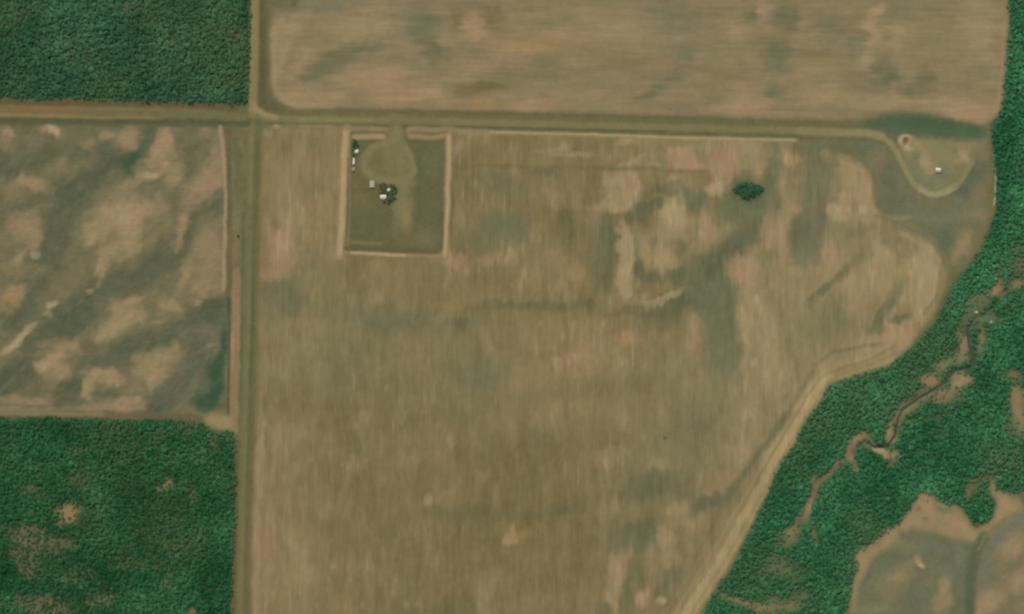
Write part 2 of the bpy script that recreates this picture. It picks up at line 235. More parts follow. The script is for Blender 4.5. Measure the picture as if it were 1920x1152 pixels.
# --- the great field: stubble worked north-south
fM = full(MAIN, 3, .12)
put(allb, fM, (128,112,76))
blobs('''1440 620 170 330 0 t .5;1600 520 150 140 0 t .5;1060 680 140 110 0 o .3;960 800 120 80 0 r .15;700 900 120 140 0 o .15;560 380 70 120 0 t .35;1250 800 150 250 0 h .4;800 900 300 260 0 b .45;620 620 120 110 0 h .5;860 700 160 110 0 h .4;1000 900 130 130 0 b .35;
560 260 60 18 0 h .5;600 270 30 14 0 m .6;525 330 30 40 0 t .35;500 250 10 8 0 t .6;525 480 26 44 0 p .7;548 420 30 40 0 t .5;520 420 20 30 0 p .5;590 420 24 50 0 o .3;490 490 9 14 0 r .7;520 515 30 12 0 p .6;480 521 4 4 0 w .8;
525 545 28 22 0 g .8;545 575 36 20 0 g .5;500 590 20 30 0 g .5;570 520 40 20 0 h .6;600 490 26 30 0 s .4;560 600 30 40 0 t .25;610 560 30 40 0 m .5;495 640 14 80 0 t .4;530 680 18 50 0 t .35;515 730 18 50 0 h .4;580 650 12 40 0 t .3;610 700 16 40 0 t .3;
700 590 70 20 0 g .45;760 600 60 28 0 g .4;670 560 20 20 0 h .5;860 605 44 9 0 d .6;720 610 40 14 0 d .3;900 585 30 14 0 b .4;710 500 40 16 0 o .35;750 520 50 16 0 m .5;
855 285 10 16 -20 r .8;862 275 14 9 -20 p .7;858 400 8 20 0 p .5;853 425 8 12 0 t .4;880 330 50 12 0 b .5;1000 285 60 24 0 m .3;1050 300 60 18 0 m .4;900 290 34 16 0 b .5;1110 270 40 10 0 g .3;
860 492 22 16 0 p .7;925 482 26 12 0 p .5;955 476 12 10 -30 p .9;905 485 14 10 0 p .5;950 430 40 30 0 g .7;910 450 26 26 0 g .5;960 410 20 10 0 h .6;990 460 30 30 0 m .4;880 440 24 30 0 m .5;930 345 60 24 0 g .45;1015 320 28 10 0 d .5;1035 325 10 10 0 k .3;
1040 350 34 20 0 p .35;1060 380 30 14 0 p .3;1020 370 24 20 0 t .3;985 360 20 20 0 h .5;1150 388 44 9 0 p .7;1100 452 22 16 0 o .5;1080 440 40 40 0 b .4;1060 420 20 30 0 e .6;1130 410 24 24 0 p .35;
1172 267 18 8 0 p .9;1050 280 26 9 -10 t .7;1085 291 30 5 0 a .6;1010 285 10 4 0 t .5;1185 306 16 7 -15 p .8;1170 310 14 5 0 t .6;1232 305 22 15 -30 h .9;1228 312 16 8 0 t .7;1200 294 16 4 -15 t .5;
1268 290 16 14 0 p .95;1300 295 14 16 0 p .8;1290 310 30 10 0 p .95;1285 298 20 20 0 o .35;1280 268 14 14 0 m .6;1318 312 18 6 0 p .6;1330 275 26 14 0 t .7;1370 290 26 20 -20 p .9;1355 305 22 24 -20 o .9;1400 280 34 12 0 t .85;1410 310 30 12 0 t .7;1390 270 36 8 0 p .6;1365 325 20 18 -20 p .8;
1352 345 14 16 20 p .9;1340 358 15 11 -30 a .95;1338 335 8 14 10 r .4;1270 262 12 30 0 b .3;
1168 352 30 34 0 t .9;1182 345 16 24 0 p .9;1150 380 30 12 0 t .7;1148 340 14 20 0 t .6;1165 325 34 8 0 p .6;1180 385 34 8 0 p .5;1195 362 5 34 0 m .6;
1262 332 16 8 0 t .8;1285 342 8 12 0 t .5;1250 355 34 12 0 d .7;1270 350 16 10 0 s .7;1210 395 40 14 -15 d .7;1180 410 40 14 0 e .5;1300 375 24 20 0 d .75;1310 385 14 10 0 s .8;1230 345 26 8 0 g .5;1310 335 20 14 0 h .4;1200 345 8 30 0 m .6;
1262 400 24 24 0 a .95;1255 425 30 26 0 t .9;1275 385 14 20 0 a .6;1235 440 14 24 0 t .8;1290 430 14 30 0 t .7;1330 435 15 24 10 p .9;1318 410 8 20 0 t .7;1300 440 10 30 0 m .6;1345 400 24 20 0 h .5;
1175 470 16 44 0 a .9;1165 520 14 34 0 t .9;1172 540 10 34 0 t .8;1205 460 14 24 0 t .7;1215 485 16 20 0 t .6;1190 440 8 24 0 m .5;1240 470 16 30 0 t .7;1252 490 18 24 0 t .7;1225 450 8 20 0 s .6;
1140 455 16 40 0 d .85;1120 480 24 44 0 e .55;1138 510 14 36 0 d .6;1195 500 12 14 0 d .7;1270 455 24 14 0 d .6;1220 520 20 10 0 g .6;1275 510 18 18 0 d .6;1290 495 20 24 0 d .6;1205 515 8 14 0 d .6;
1250 558 34 7 -25 a .85;1275 548 20 6 -20 t .8;1220 568 20 5 -10 t .7;1200 575 40 6 -5 d .5;1175 585 50 8 0 e .6;1235 585 40 8 -8 d .6;1280 570 20 10 -20 d .6;
1090 512 30 16 0 o .55;1040 520 30 20 0 m .5;1050 540 16 16 0 t .3;1000 574 70 8 0 b .8;1030 576 40 7 0 e .7;1100 570 40 9 0 e .6;930 575 30 10 0 e .4;
1176 640 15 14 0 o 1;1195 632 14 16 0 p .5;1165 625 20 14 0 o .4;1078 668 15 22 0 r .5;1080 670 20 16 0 p .7;1045 682 14 16 0 p .6;990 660 8 16 0 r .3;1110 720 30 20 0 e .4;1130 640 20 30 0 m .5;1210 690 6 24 0 a .4;1155 690 8 18 0 h .7;1230 610 24 20 0 e .4;1210 720 24 30 0 e .4;
1040 600 10 14 0 t .4;915 640 10 20 0 t .4;840 620 20 20 0 h .5;822 600 12 12 0 t .4;900 705 44 24 0 g .35;700 700 30 40 0 m .4;980 700 30 20 0 o .2;
963 1004 17 15 -35 o 1;955 1012 14 12 0 p .8;990 1000 14 9 0 o .4;803 935 9 13 0 a .6;820 925 14 14 0 p .3;845 825 6 16 0 a .4;870 860 10 10 0 g .3;755 875 18 20 0 t .35;680 795 22 24 0 t .4;665 870 18 20 0 t .3;655 900 10 12 0 a .3;815 840 30 20 0 r .15;960 820 20 24 0 t .3;
1020 800 30 30 0 e .3;1020 962 40 14 0 e .6;1060 958 34 10 0 e .5;870 955 34 12 0 e .4;780 970 40 12 0 e .3;880 1065 44 14 0 e .5;860 1140 60 24 0 e .5;1000 1080 40 30 0 e .3;760 1090 30 40 0 m .4;930 1100 14 20 0 h .5;750 1150 60 10 0 e .3;700 1060 24 40 0 t .2;570 850 24 60 0 t .25;600 930 20 40 0 t .2;545 930 30 30 0 p .3;560 1010 30 40 0 t .3;500 1000 20 120 0 p .5;560 1100 36 60 0 t .35;650 1100 30 60 0 o .2;485 860 10 120 0 t .7;478 1080 10 120 0 p .7;525 830 20 40 0 t .3;
1140 855 28 24 -20 p .75;1160 845 18 14 0 t .5;1225 875 18 20 0 t .6;1240 870 10 16 0 a .5;1120 880 10 20 0 b .3;1185 875 14 16 0 s .4;1180 830 12 14 0 r .25;1245 820 12 30 0 t .4;1246 820 4 5 0 d .7;1165 790 10 30 0 t .3;1240 780 12 30 0 t .4;
1230 910 50 22 0 g .7;1195 920 30 24 0 d .5;1245 905 34 18 0 d .6;1130 960 18 22 0 t .6;1150 950 10 20 0 a .4;1195 1005 32 26 0 d .8;1215 985 26 20 0 d .6;1170 1015 26 20 0 g .5;1252 1005 16 24 -10 p .85;1240 1015 10 20 0 a .4;1280 960 20 30 0 p .7;1300 985 30 14 -35 p .5;
1150 1070 14 34 0 t .7;1160 1060 20 30 0 p .5;1148 1115 14 34 0 a .6;1100 1090 24 30 0 m .5;1190 1085 20 30 0 d .6;1175 1120 16 30 0 d .6;1130 1140 14 20 0 d .5;1205 1118 13 20 -10 p .9;1225 1060 16 30 0 t .6;1255 1050 16 30 0 t .6;1245 1100 20 16 -40 d .6;1262 1080 14 24 -30 d .7;1240 1128 9 8 -30 w .6;1185 1000 20 14 0 d .4;1310 950 40 14 -35 d .7;1345 930 30 12 -40 d .7;1285 935 30 12 0 g .6;1330 890 30 40 0 t .4;1290 880 40 40 0 h .5;1380 820 30 60 0 t .5;1340 780 40 50 0 h .5;1400 760 30 60 0 t .4;1320 700 30 60 0 t .3;1260 700 24 40 0 h .5;1300 640 20 30 0 p .5;1310 600 18 26 0 p .6;
1352 615 30 60 0 g .75;1370 680 24 40 0 g .5;1340 525 44 40 -30 d .8;1380 470 30 26 -45 d .7;1350 500 40 26 -45 d .7;1300 545 30 20 -20 d .7;1335 560 30 30 0 s .5;1420 420 22 22 0 g .6;1395 440 24 14 -45 d .5;1380 400 34 16 0 g .6;1360 420 20 20 0 h .5;
1470 410 16 40 0 t .75;1440 430 18 34 0 p .85;1462 440 16 34 0 t .6;1450 395 10 20 0 p .6;1480 380 14 34 0 p .5;1492 388 10 12 0 p .8;1465 345 16 16 0 t .6;1485 297 16 9 0 p .95;1470 290 20 20 0 t .4;1485 365 24 20 0 s .6;1500 340 20 20 0 h .4;1490 320 34 12 0 s .6;1452 320 16 40 0 g .6;1440 300 8 30 0 g .5;
1390 505 24 20 -10 p .8;1370 490 14 20 0 t .7;1410 470 20 24 0 t .6;1420 510 30 24 0 t .6;1440 490 16 40 0 h .6;1400 520 14 10 0 r .3;1420 560 20 60 0 t .6;1455 510 20 24 0 p .4;
1528 340 18 70 0 g .9;1535 320 20 50 0 d .45;1520 410 22 40 0 s .8;1510 455 26 44 0 s .9;1500 440 20 30 0 d .4;1550 380 14 40 0 s .6;1545 440 20 26 0 s .6;1540 275 60 12 0 d .6;1600 280 40 14 0 d .5;
1548 287 10 10 0 a 1;1552 298 10 8 0 p .4;1580 310 34 12 25 h .7;1595 340 34 34 0 t .6;1615 325 16 20 20 t .9;1620 335 10 24 0 p .9;1590 320 22 8 10 t .7;1570 318 10 5 0 a .5;1575 350 12 30 0 h .6;1590 360 30 20 0 t .4;1625 390 18 26 -10 p .9;1630 405 14 16 0 t .9;1600 380 20 20 0 s .4;1565 400 18 16 0 a .7;1590 395 18 16 -20 t .8;1600 430 40 16 0 h .5;1560 430 12 30 0 h .6;1582 372 14 14 0 p .6;
1555 485 12 24 0 p .8;1550 470 10 30 0 t .6;1570 445 30 20 0 h .5;1645 460 12 16 0 a .6;1648 470 14 34 0 t .6;1620 470 20 40 0 h .5;1665 460 10 16 0 h .6;1680 440 40 16 0 h .4;1610 440 14 14 0 s .5;
1545 545 28 7 -40 d .9;1522 568 12 8 -30 d .9;1578 512 22 9 -42 d .8;1600 490 20 10 -40 g .5;1590 540 30 30 0 t .6;1570 590 50 40 0 h .5;1560 620 60 50 0 g .45;1520 630 40 60 0 h .6;1600 560 20 40 0 p .4;1650 520 34 24 -10 t .9;1630 530 24 30 0 t .7;1655 490 20 20 0 a .5;
1725 495 34 44 0 t .95;1735 520 26 36 0 a .7;1715 480 30 20 0 a .5;1700 460 34 16 0 s .5;1690 520 10 30 -35 h .7;1752 520 10 50 0 t .6;1725 540 20 30 30 a .6;1710 565 30 24 30 t .9;1735 580 20 20 0 t .9;1680 620 30 20 0 p .8;1650 590 9 22 20 d .9;1665 575 12 20 35 d .7;1685 545 14 16 40 d .5;1690 600 24 6 -5 d .9;1683 604 9 9 0 e .8;1640 615 20 10 0 d .5;1660 640 44 16 -10 p .7;1620 650 40 14 0 p .5;1700 630 20 20 -40 p .7;1595 640 30 30 0 t .4;1540 680 14 12 0 p .5;1540 660 20 20 0 t .5;1640 540 20 30 0 p .5;1475 600 30 60 0 h .5;1490 700 20 50 0 h .6;1460 760 14 30 0 a .4;1450 700 24 60 0 t .4;1480 690 5 20 10 w .3;1420 640 30 60 0 t .6;1400 680 20 30 0 p .5''', fM, 1.0, .4, PAL_SOFT, None, VFEATH, 1.15)
MN = fbm(46, 80, 47, 4); MN2 = fbm(26, 52, 48, 3)
put(allb, fM * np.clip(MN, 0, 1), (143,126,91), .38); put(allb, fM * np.clip(-MN, 0, 1), (106,105,74), .38)
put(allb, fM * np.clip(MN2 - .25, 0, 1), (150,130,95), .4); put(allb, fM * np.clip(-MN2 - .25, 0, 1), (112,100,66), .4)
stroke([(1450,395),(1400,435),(1352,490),(1306,545),(1250,580)], 46, (95,98,73), 18, .8, .8)
stroke([(1250,582),(1160,588),(1080,578),(980,573),(900,574)], 14, (104,98,66), 8, .35, .8)
stroke([(1532,276),(1528,350),(1516,430),(1506,492)], 36, (111,109,82), 18, .6, .9)
stroke([(1447,262),(1450,330),(1440,372)], 18, (106,108,80), 8, .6, .7)
blobs('''1345 548 46 34 0 s .75;1402 362 44 32 0 g .7;1385 385 30 20 0 d .4;1350 640 34 80 0 g .45;1300 372 24 20 0 g .7;1262 398 24 28 0 a .8;1250 428 24 18 0 t .7;1166 352 32 32 0 t .8;1180 340 18 22 0 p .6;1150 384 30 10 0 t .7;1172 480 13 60 0 a .75;1168 545 12 24 0 a .6;1248 558 36 8 -25 a .7;
1330 435 14 24 8 p .7;1200 455 12 26 0 t .5;1252 478 20 26 0 t .6;1292 300 30 14 0 p .7;1365 300 28 22 -25 p .7;1345 352 16 16 -35 a .7;1410 290 36 18 0 t .5;1485 297 17 10 0 p .7;1442 430 16 36 0 p .6;1470 410 14 40 0 t .6;1485 372 20 24 0 t .4;1490 390 12 12 0 p .6;1390 500 28 20 0 p .6;
1605 335 34 24 15 t .6;1622 350 12 34 0 p .6;1628 400 16 24 0 t .7;1570 400 20 14 0 a .6;1592 345 26 30 0 t .4;1555 480 12 28 0 p .7;1655 510 34 24 -15 t .6;1735 500 30 40 0 a .6;1725 555 30 26 30 t .6;1420 610 30 60 0 t .5;1440 700 30 50 0 t .45;1600 560 26 30 0 t .4;1690 635 34 14 -30 p .6;1420 540 22 30 0 t .5;1400 820 30 60 0 t .4;1340 900 40 20 -20 p .5;1275 965 24 20 0 p .6;
1195 460 9 30 0 s .6;1195 505 14 14 0 d .7;1232 520 22 9 0 d .5;1272 512 14 16 0 d .6;1140 440 15 44 0 d .6;1120 500 20 50 0 e .5;1060 420 30 40 0 e .4;950 420 44 30 0 g .5;1210 390 40 12 -15 d .6;545 570 30 26 0 g .5;525 545 26 16 0 g .6;530 480 24 40 0 p .5;
1235 905 54 22 0 g .4;1200 1005 34 28 0 g .4;1330 940 36 10 -35 d .3''', fM, .9, .5, PAL_SOFT, None, VFEATH)
# the pale unsown headland along the creek wood, and the furrow on its inner side
HEAD = [(1690,652),(1640,676),(1595,690),(1553,708),(1528,738),(1500,785),(1462,846),(1424,918),(1382,992),(1336,1074),(1286,1148),(1240,1230),(1200,1312)]
stroke(HEAD, 42, (150,132,95), 7, .9, .25)
stroke([(x - 2, y + 3) for x, y in HEAD[3:]], 22, (166,145,104), 6, .85, .35)
for dx, cc in ((-15, (158,139,101)), (-9, (128,112,80)), (8, (140,121,86)), (14, (162,143,104))):
    stroke([(x + dx, y + dx * .4) for x, y in HEAD], 4, cc, 3, .6, .3)
FURROW = [(1650,645),(1600,654),(1560,662),(1528,688),(1506,728),(1478,776),(1446,820),(1408,872),(1376,914),(1352,946),(1330,1000),(1304,1050),(1270,1104),(1236,1150)]
stroke(FURROW, 7, (112,107,76), 4, .65, .35)
stroke(FURROW[5:10], 14, (98,100,74), 6, .5, .5)
stroke([(1430,880),(1395,940),(1350,1020),(1312,1080),(1275,1140)], 4, (120,104,74), 3, .6, .3)
stroke([(1690,438),(1738,462),(1758,505),(1750,550),(1720,598)], 9, (160,141,103), 5, .6, .2)
stroke([(1655,418),(1700,432),(1740,452)], 6, (128,118,86), 4, .6, .2)
stroke([(1575,302),(1612,318),(1632,350),(1640,400)], 7, (158,138,102), 4, .6, .25)
stroke([(1640,405),(1700,424),(1745,452),(1768,490),(1762,545),(1735,590)], 5, (116,106,78), 3, .6, .2)
stroke([(1690,423),(1735,440),(1762,470),(1776,505)], 4, (98,98,74), 3, .6, .2)
stroke([(850,313),(950,312),(1100,316),(1250,318),(1330,322)], 7, PAL['b'], 4, .65, .3)
BND = fbm(420, 70, 49, 3, -9)
put(allb, fM * np.clip(-BND * 1.5 - .1, 0, 1), (110,103,70), .26); put(allb, fM * np.clip(BND * 1.5 - .1, 0, 1), (142,125,89), .2)
stroke([(490,566),(640,580),(760,602),(860,606),(960,585),(1060,576)], 30, (108,106,76), 16, .22, 1.0)
stroke([(560,850),(760,800),(900,760),(1060,735),(1200,720)], 34, (112,104,70), 17, .35, .9)
stroke([(700,1000),(860,960),(1000,965),(1150,930),(1290,905)], 26, (108,102,69), 13, .4, .9)
ST_M = vnoise(4.0, 90, 41) * 2.2 + vnoise(6, 34, 42) * 3.6 + vnoise(17, 180, 43) * 2.4 + fbm(18, 46, 44) * 5.5
COL += (fM * ST_M)[..., None] * np.array([1, .9, .74], np.float32)
SPK = np.clip(vnoise(6, 24, 45) - .45, 0, 1) * 28 * np.clip(vnoise(120, 120, 46) + .5, 0, 1)
COL += (fM * SPK)[..., None] * np.array([1, .9, .75], np.float32)

# damp green hollow round the lone thicket, green swales between the knolls
blobs('''1404 360 40 30 0 d .75;1402 358 26 18 0 k .7;1385 390 34 26 0 g .6;1440 350 16 26 0 g .5;1310 380 26 20 0 g .6;1345 560 44 30 0 d .5;1120 470 26 60 0 g .4;940 425 60 34 0 g .45;720 600 70 24 0 g .35;900 700 60 40 0 g .3;1350 650 36 70 0 g .4;1290 800 60 90 0 g .25;620 690 70 60 0 g .3;1340 352 15 14 -35 a .8;1356 318 22 20 -20 p .7;1290 300 30 16 0 p .5;1176 640 14 13 0 o .7;963 1005 17 14 -35 o .7''', fM, 1.0, .25, PAL_SOFT, None, VFEATH)
# --- rough grass by the loop track
fill([(1640,262),(1668,262),(1690,300),(1708,340),(1740,368),(1775,366),(1815,330),(1835,260),(1860,250),(1866,400),(1850,440),(1815,490),(1790,515),(1776,500),(1760,455),(1725,426),(1670,410),(1645,380),(1638,330),(1610,300)], (111,109,81), 6, .95, .4)
fill([(1500,262),(1580,258),(1650,264),(1668,280),(1600,292),(1540,276)], (100,103,78), 6, .8, .4)
fill([(1688,258),(1850,262),(1848,300),(1822,305),(1806,334),(1770,360),(1735,356),(1710,330),(1696,300)], (131,125,89), 5, .95, .3)
blobs('''1670 330 18 40 0 d .35;1680 380 30 20 0 d .35;1650 300 16 24 0 r .3;1700 395 40 12 0 g .5;1720 405 60 8 0 s .6;1690 408 30 5 0 p .4;1830 405 30 10 0 p .3;1780 410 40 8 0 s .5;1820 330 14 26 20 d .7;1800 360 20 16 0 d .7;1840 300 16 40 0 d .4;1835 372 22 24 0 r .3;
1750 430 50 12 0 g .6;1770 450 20 30 0 d .6;1810 445 16 14 0 o .6;1800 460 14 14 0 p .5;1790 475 10 14 0 o .5;1835 450 14 24 0 b .6;1855 360 8 60 0 b .6;1745 345 30 8 10 s .6;1720 320 16 24 20 g .4;1730 335 20 14 0 s .3;1715 300 10 18 30 g .5;1740 310 40 20 0 m .2;
1735 290 20 14 35 t .4;1722 280 16 9 40 t .6;1742 303 16 10 40 t .6;1748 312 14 8 0 t .7;1808 290 9 10 0 p .9;1798 302 10 6 0 p .8;1818 302 6 9 -20 p .8;1803 280 9 9 -30 p .7;1790 282 5 5 0 b .6;1830 275 14 9 0 r .4;1780 275 30 10 0 h .4;1850 290 12 12 0 r .4;1770 320 20 20 0 g .2;1785 335 20 14 0 e .3;1800 312 12 10 0 b .3;1735 300 14 9 35 a .5;1808 292 10 9 0 a .5''', None, .8)
# damp green drain north of the track's end
fill([(1590,243),(1625,232),(1660,218),(1700,212),(1745,217),(1790,228),(1840,236),(1852,246),(1850,258),(1760,256),(1690,256),(1660,252),(1630,246)], (82,97,72), 4, .95, .3)
fill([(1690,222),(1745,224),(1800,235),(1845,243),(1838,254),(1760,250),(1700,242)], (72,92,63), 7, .8, .6)
stroke([(1625,243),(1680,254),(1760,258),(1850,262)], 4, (112,104,80), 3, .5)

# --- woodland floor
WF = (56,86,60)
fNW, fSW, fE = full(WOOD_NW, 4, .3), full(WOOD_SW, 4, .3), full(WOOD_E, 5, .4)
for f in (fNW, fSW, fE): put(allb, f, WF)
put(allb, (fNW + fSW) * np.clip(fbm(60, 60, 51) - .1, 0, 1), (88,86,62), .8)
# openings in the woods: (u v ru rv angle key alpha)
GAPS_SW = '''130 960 28 20 0 o .95;122 975 22 16 0 o .8;145 895 24 18 0 r .5;60 920 30 14 0 r .5;50 1000 40 24 0 r .6;90 1020 50 20 0 r .6;40 1035 30 20 0 p .5;60 1065 34 24 0 r .5;70 1130 60 20 0 r .6;100 1150 40 14 0 p .6;190 1130 30 16 0 m .6;240 1060 34 14 0 r .4;130 1080 40 20 0 m .4;320 905 9 10 0 p .8;310 912 8 7 0 p .7;300 918 7 6 0 o .7;360 930 8 22 0 m .4;60 880 30 14 0 m .4;292 1060 14 12 0 m .5;335 990 9 8 0 m .4;315 1090 8 26 0 m .5;360 1145 14 10 0 o .6;295 820 20 18 0 m .5;355 800 12 20 20 m .5;400 830 8 14 0 m .7;150 840 40 12 0 m .4;20 830 30 30 0 m .2'''
GAPS_NW = '''30 25 36 30 0 m .6;70 10 20 14 0 m .5;20 70 24 16 0 m .4;445 62 13 7 0 r .9;455 48 10 10 0 b .5;318 78 20 14 0 m .6;270 40 30 14 0 m .4;220 155 20 14 0 m .5;300 130 14 10 0 m .4;330 70 10 20 0 b .4;150 110 30 20 0 m .3;460 150 6 40 0 e .5;250 10 30 10 0 m .5'''
GAPS_E = '''1870 538 16 20 10 r .95;1862 545 14 12 0 p .7;1905 532 20 10 -10 m .9;1912 500 16 20 0 r .6;1835 560 24 18 0 m .7;1828 582 22 14 0 h .6;1843 570 14 10 0 e .7;1850 600 30 14 -15 g .7;1815 600 14 14 0 g .7;
1805 650 11 26 5 r 1;1805 640 8 20 0 p .5;1802 672 12 14 0 p .5;1800 620 10 14 0 o .5;1838 632 10 22 8 m 1;1834 655 10 14 0 h .8;1780 680 40 10 -8 h .8;1760 690 34 12 -20 h .7;1795 665 16 20 0 h .6;
1742 712 24 11 5 o 1;1745 715 16 7 0 r .6;1805 717 22 16 0 p 1;1810 712 14 12 0 o .6;1770 735 34 14 -20 p .8;1760 742 24 10 0 r .5;1785 745 24 14 0 m .8;1730 735 24 12 -30 h .8;1790 705 20 8 0 m .7;1715 755 24 12 -30 m .8;
1697 766 14 16 30 m .9;1684 782 9 20 10 h .9;1674 806 9 24 8 t .9;1672 822 10 14 0 p .7;1690 795 8 20 10 m .7;1652 848 20 9 25 p 1;1650 846 14 7 25 w .4;1664 854 18 8 0 t .9;1678 852 8 14 0 p .6;1640 838 12 8 30 t .8;1665 870 12 8 0 r .5;1625 830 16 12 0 m .8;
1612 818 18 9 -15 o .9;1600 832 12 14 20 p .8;1592 850 11 14 10 r 1;1590 856 8 8 0 p .7;1572 868 14 8 -40 t .8;1560 880 14 7 -40 m .8;1600 872 10 14 -20 m .8;1604 884 8 8 0 t .6;1545 895 20 9 -35 m .8;1525 905 12 12 0 m .9;1520 930 12 20 15 r .8;1513 950 9 16 5 t .95;1505 965 14 20 10 m .8;1492 992 12 14 15 o .8;1485 1005 14 14 0 m .7;1480 1000 24 20 0 h .5;1525 1000 8 20 0 m .6;1470 1020 20 10 0 m .5;
1462 1060 30 26 0 m .55;1440 1070 20 14 0 b .4;1490 1075 30 20 0 m .4;1370 1120 26 6 15 m .9;1400 1132 30 7 15 p .7;1430 1140 30 8 5 o .6;1440 1138 44 12 0 m .7;1460 1125 30 8 20 h .6;1480 1135 30 12 0 m .8;1500 1120 24 14 0 m .5;1450 1160 60 12 0 m .6;
1908 762 20 48 0 m .95;1905 740 14 24 0 o .5;1910 790 16 30 0 p .5;1960 760 40 60 0 m .9;1900 700 20 14 0 r .7;1890 800 10 20 0 b .6;
1825 905 18 14 0 e .7;1820 925 12 16 0 m .7;1858 915 8 20 10 t .8;1845 895 14 10 0 b .6;1760 815 20 10 0 r .3;1690 770 14 8 0 h .5;1745 780 60 6 -10 e .4;1810 465 14 14 0 p .5;1880 505 10 12 0 g .5;1862 512 8 8 0 h .6;1905 470 20 24 0 g .4'''
blobs(GAPS_SW, amul=.85); blobs(GAPS_NW, amul=.55); blobs(GAPS_E, None, .9, .25, amul=.92)

# --- south-east fields
fS = full(SE1, 3, .3); fT = full(SE2, 4, .3)
put(allb, fS, (104,106,79)); put(allb, fT, (116,109,82))
blobs('''1650 1060 30 30 0 g .5;1640 1100 30 26 0 g .6;1690 1020 40 16 20 h .6;1740 1030 40 14 10 s .6;1680 1090 34 20 0 m .8;1690 1080 30 14 -10 t .4;1660 1110 34 20 0 m .6;1725 1058 10 5 30 w .95;1720 1052 10 8 0 p .7;1700 1060 20 10 0 p .3;1775 1110 12 40 0 t .7;1765 1130 14 24 0 t .6;1775 1070 14 14 0 s .6;1800 1060 12 26 0 g .7;1745 1080 20 26 0 m .4;1735 1110 24 30 0 g .4;1640 1140 40 14 0 t .4;1625 1075 10 24 20 d .6;1790 1030 30 10 10 g .6''', fS)
blobs('''1890 1030 24 20 0 p .8;1905 1010 24 14 0 t .6;1880 1060 14 20 0 m .6;1850 1130 30 24 0 p .8;1870 1120 24 24 0 t .6;1840 1150 20 14 0 p .7;1910 1090 30 24 0 p .7;1900 980 30 12 0 s .8;1870 1010 16 30 20 s .8;1845 1070 14 40 0 s .6;1915 1140 30 14 0 m .6;1980 1050 60 60 0 t .5''', fT)
COL += ((fS + fT) * (fbm(20, 20, 61) * 5))[..., None] * np.array([1, .88, .74], np.float32)
# tan scraped shoulder between the wood and these fields
fill([(1606,1045),(1640,1014),(1680,985),(1704,948),(1730,922),(1750,932),(1764,948),(1800,952),(1815,972),(1832,986),(1852,980),(1868,962),(1852,920),(1868,916),(1900,936),(1916,944),(1890,968),(1860,990),(1838,1016),(1818,1016),(1780,1002),(1740,990),(1694,990),(1652,1032),(1624,1064),(1610,1100),(1598,1150),(1586,1152),(1600,1096)], (146,126,91), 4, .95, 1.1)
blobs('''1740 950 24 18 0 p .8;1800 985 24 10 20 p .8;1830 1005 16 8 0 t .8;1722 955 5 5 0 b .7;1740 940 4 4 0 b .7;1735 972 6 4 0 b .6;1772 955 16 7 20 g .7;1770 948 8 5 0 w .3;1885 945 18 12 0 p .9;1870 965 14 16 0 t .9;1905 955 12 10 0 t .6;1700 975 14 14 0 p .6;1660 1000 20 12 -35 p .6;1615 1050 10 12 0 t .6;1640 1020 12 8 -40 m .5;1900 935 10 6 0 h .6''', None, .8)
fill([(1812,936),(1836,926),(1862,934),(1866,952),(1858,974),(1838,980),(1820,974)], (52,74,50), 3, 1, .4)
stroke([(1846,1004),(1832,1036),(1820,1080),(1816,1160),(1806,1320)], 18, (84,94,67), 7, .85, .4)
stroke([(1904,968),(1870,985),(1848,1006),(1836,1030)], 7, (122,118,80), 4, .7, .3)

# --- verges, roads and strips
fill([(483,B),(505,B),(505,30),(500,60),(502,160),(510,190),(540,208),(500,212),(486,200),(484,100)], (96,92,60), 4, .9)
stroke([(493,40),(493,190)], 9, (88,88,54), 3, .7)
stroke([(540,213),(700,212),(900,216),(1100,222),(1300,229),(1500,236),(1600,238)], 13, (104,98,65), 4, .9)
stroke([(1120,221),(1250,225),(1400,231)], 8, (99,101,68), 4, .6)
stroke([(B,191),(0,193),(160,195),(330,197),(440,203)], 12, (96,86,58), 4, .9, .3)
stroke([(B,226),(0,228),(200,230),(400,232),(465,232)], 12, (84,86,62), 4, .8, .4)
stroke([(0,224),(160,226)], 5, (92,94,60), 3, .6)
stroke([(340,232),(400,236)], 8, (104,96,80), 4, .5)
fill([(424,236),(470,240),(466,300),(464,500),(458,768),(444,806),(440,Z),(468,Z),(474,950),(480,768),(485,500),(490,244)], (103,99,66), 4, .95)
blobs('''440 262 10 16 0 d .5;445 300 9 34 0 e .6;452 270 8 14 0 m .6;460 268 4 5 0 d .7;436 330 5 60 0 s .4;450 350 6 40 0 b .5;445 420 8 60 0 b .4;447 400 10 30 0 h .3;440 255 20 8 0 r .3;480 250 12 14 0 s .6;482 300 8 60 0 e .6;430 480 4 50 0 r .5;''', None, .6)
stroke([(476,240),(473,384),(470,560),(465,768),(458,960),(452,1152),(447,1312)], 10, (92,96,62), 3, .6)
stroke([(476,500),(472,640),(468,720)], 4, (80,94,58), 2, .6)
stroke([(456,400),(455,560),(452,768)], 7, (90,96,64), 3, .6)
# worked strip west of the road
stroke([(443,510),(443,600),(440,700),(438,806)], 16, (139,116,84), 3, .95, .2)
stroke([(443,560),(442,650)], 12, (146,121,88), 3, .6, .2)
blobs('''442 430 9 60 0 m .5;440 480 7 40 0 r .4;436 650 4 40 0 p .6;444 690 6 8 0 m .6;438 720 6 16 0 r .5;441 745 5 14 0 m .5''', None, .5)
stroke([(429,560),(430,700),(428,780)], 5, (74,72,50), 2, .6)
# pale margin of the west field
stroke([(414,238),(416,270),(421,300),(423,400),(420,480),(419,542)], 7, (156,136,104), 3, .85, .15)
stroke([(428,240),(430,400),(430,540)], 8, (98,90,60), 3, .6)
stroke([(416,262),(420,320)], 6, (160,132,104), 2, .6)
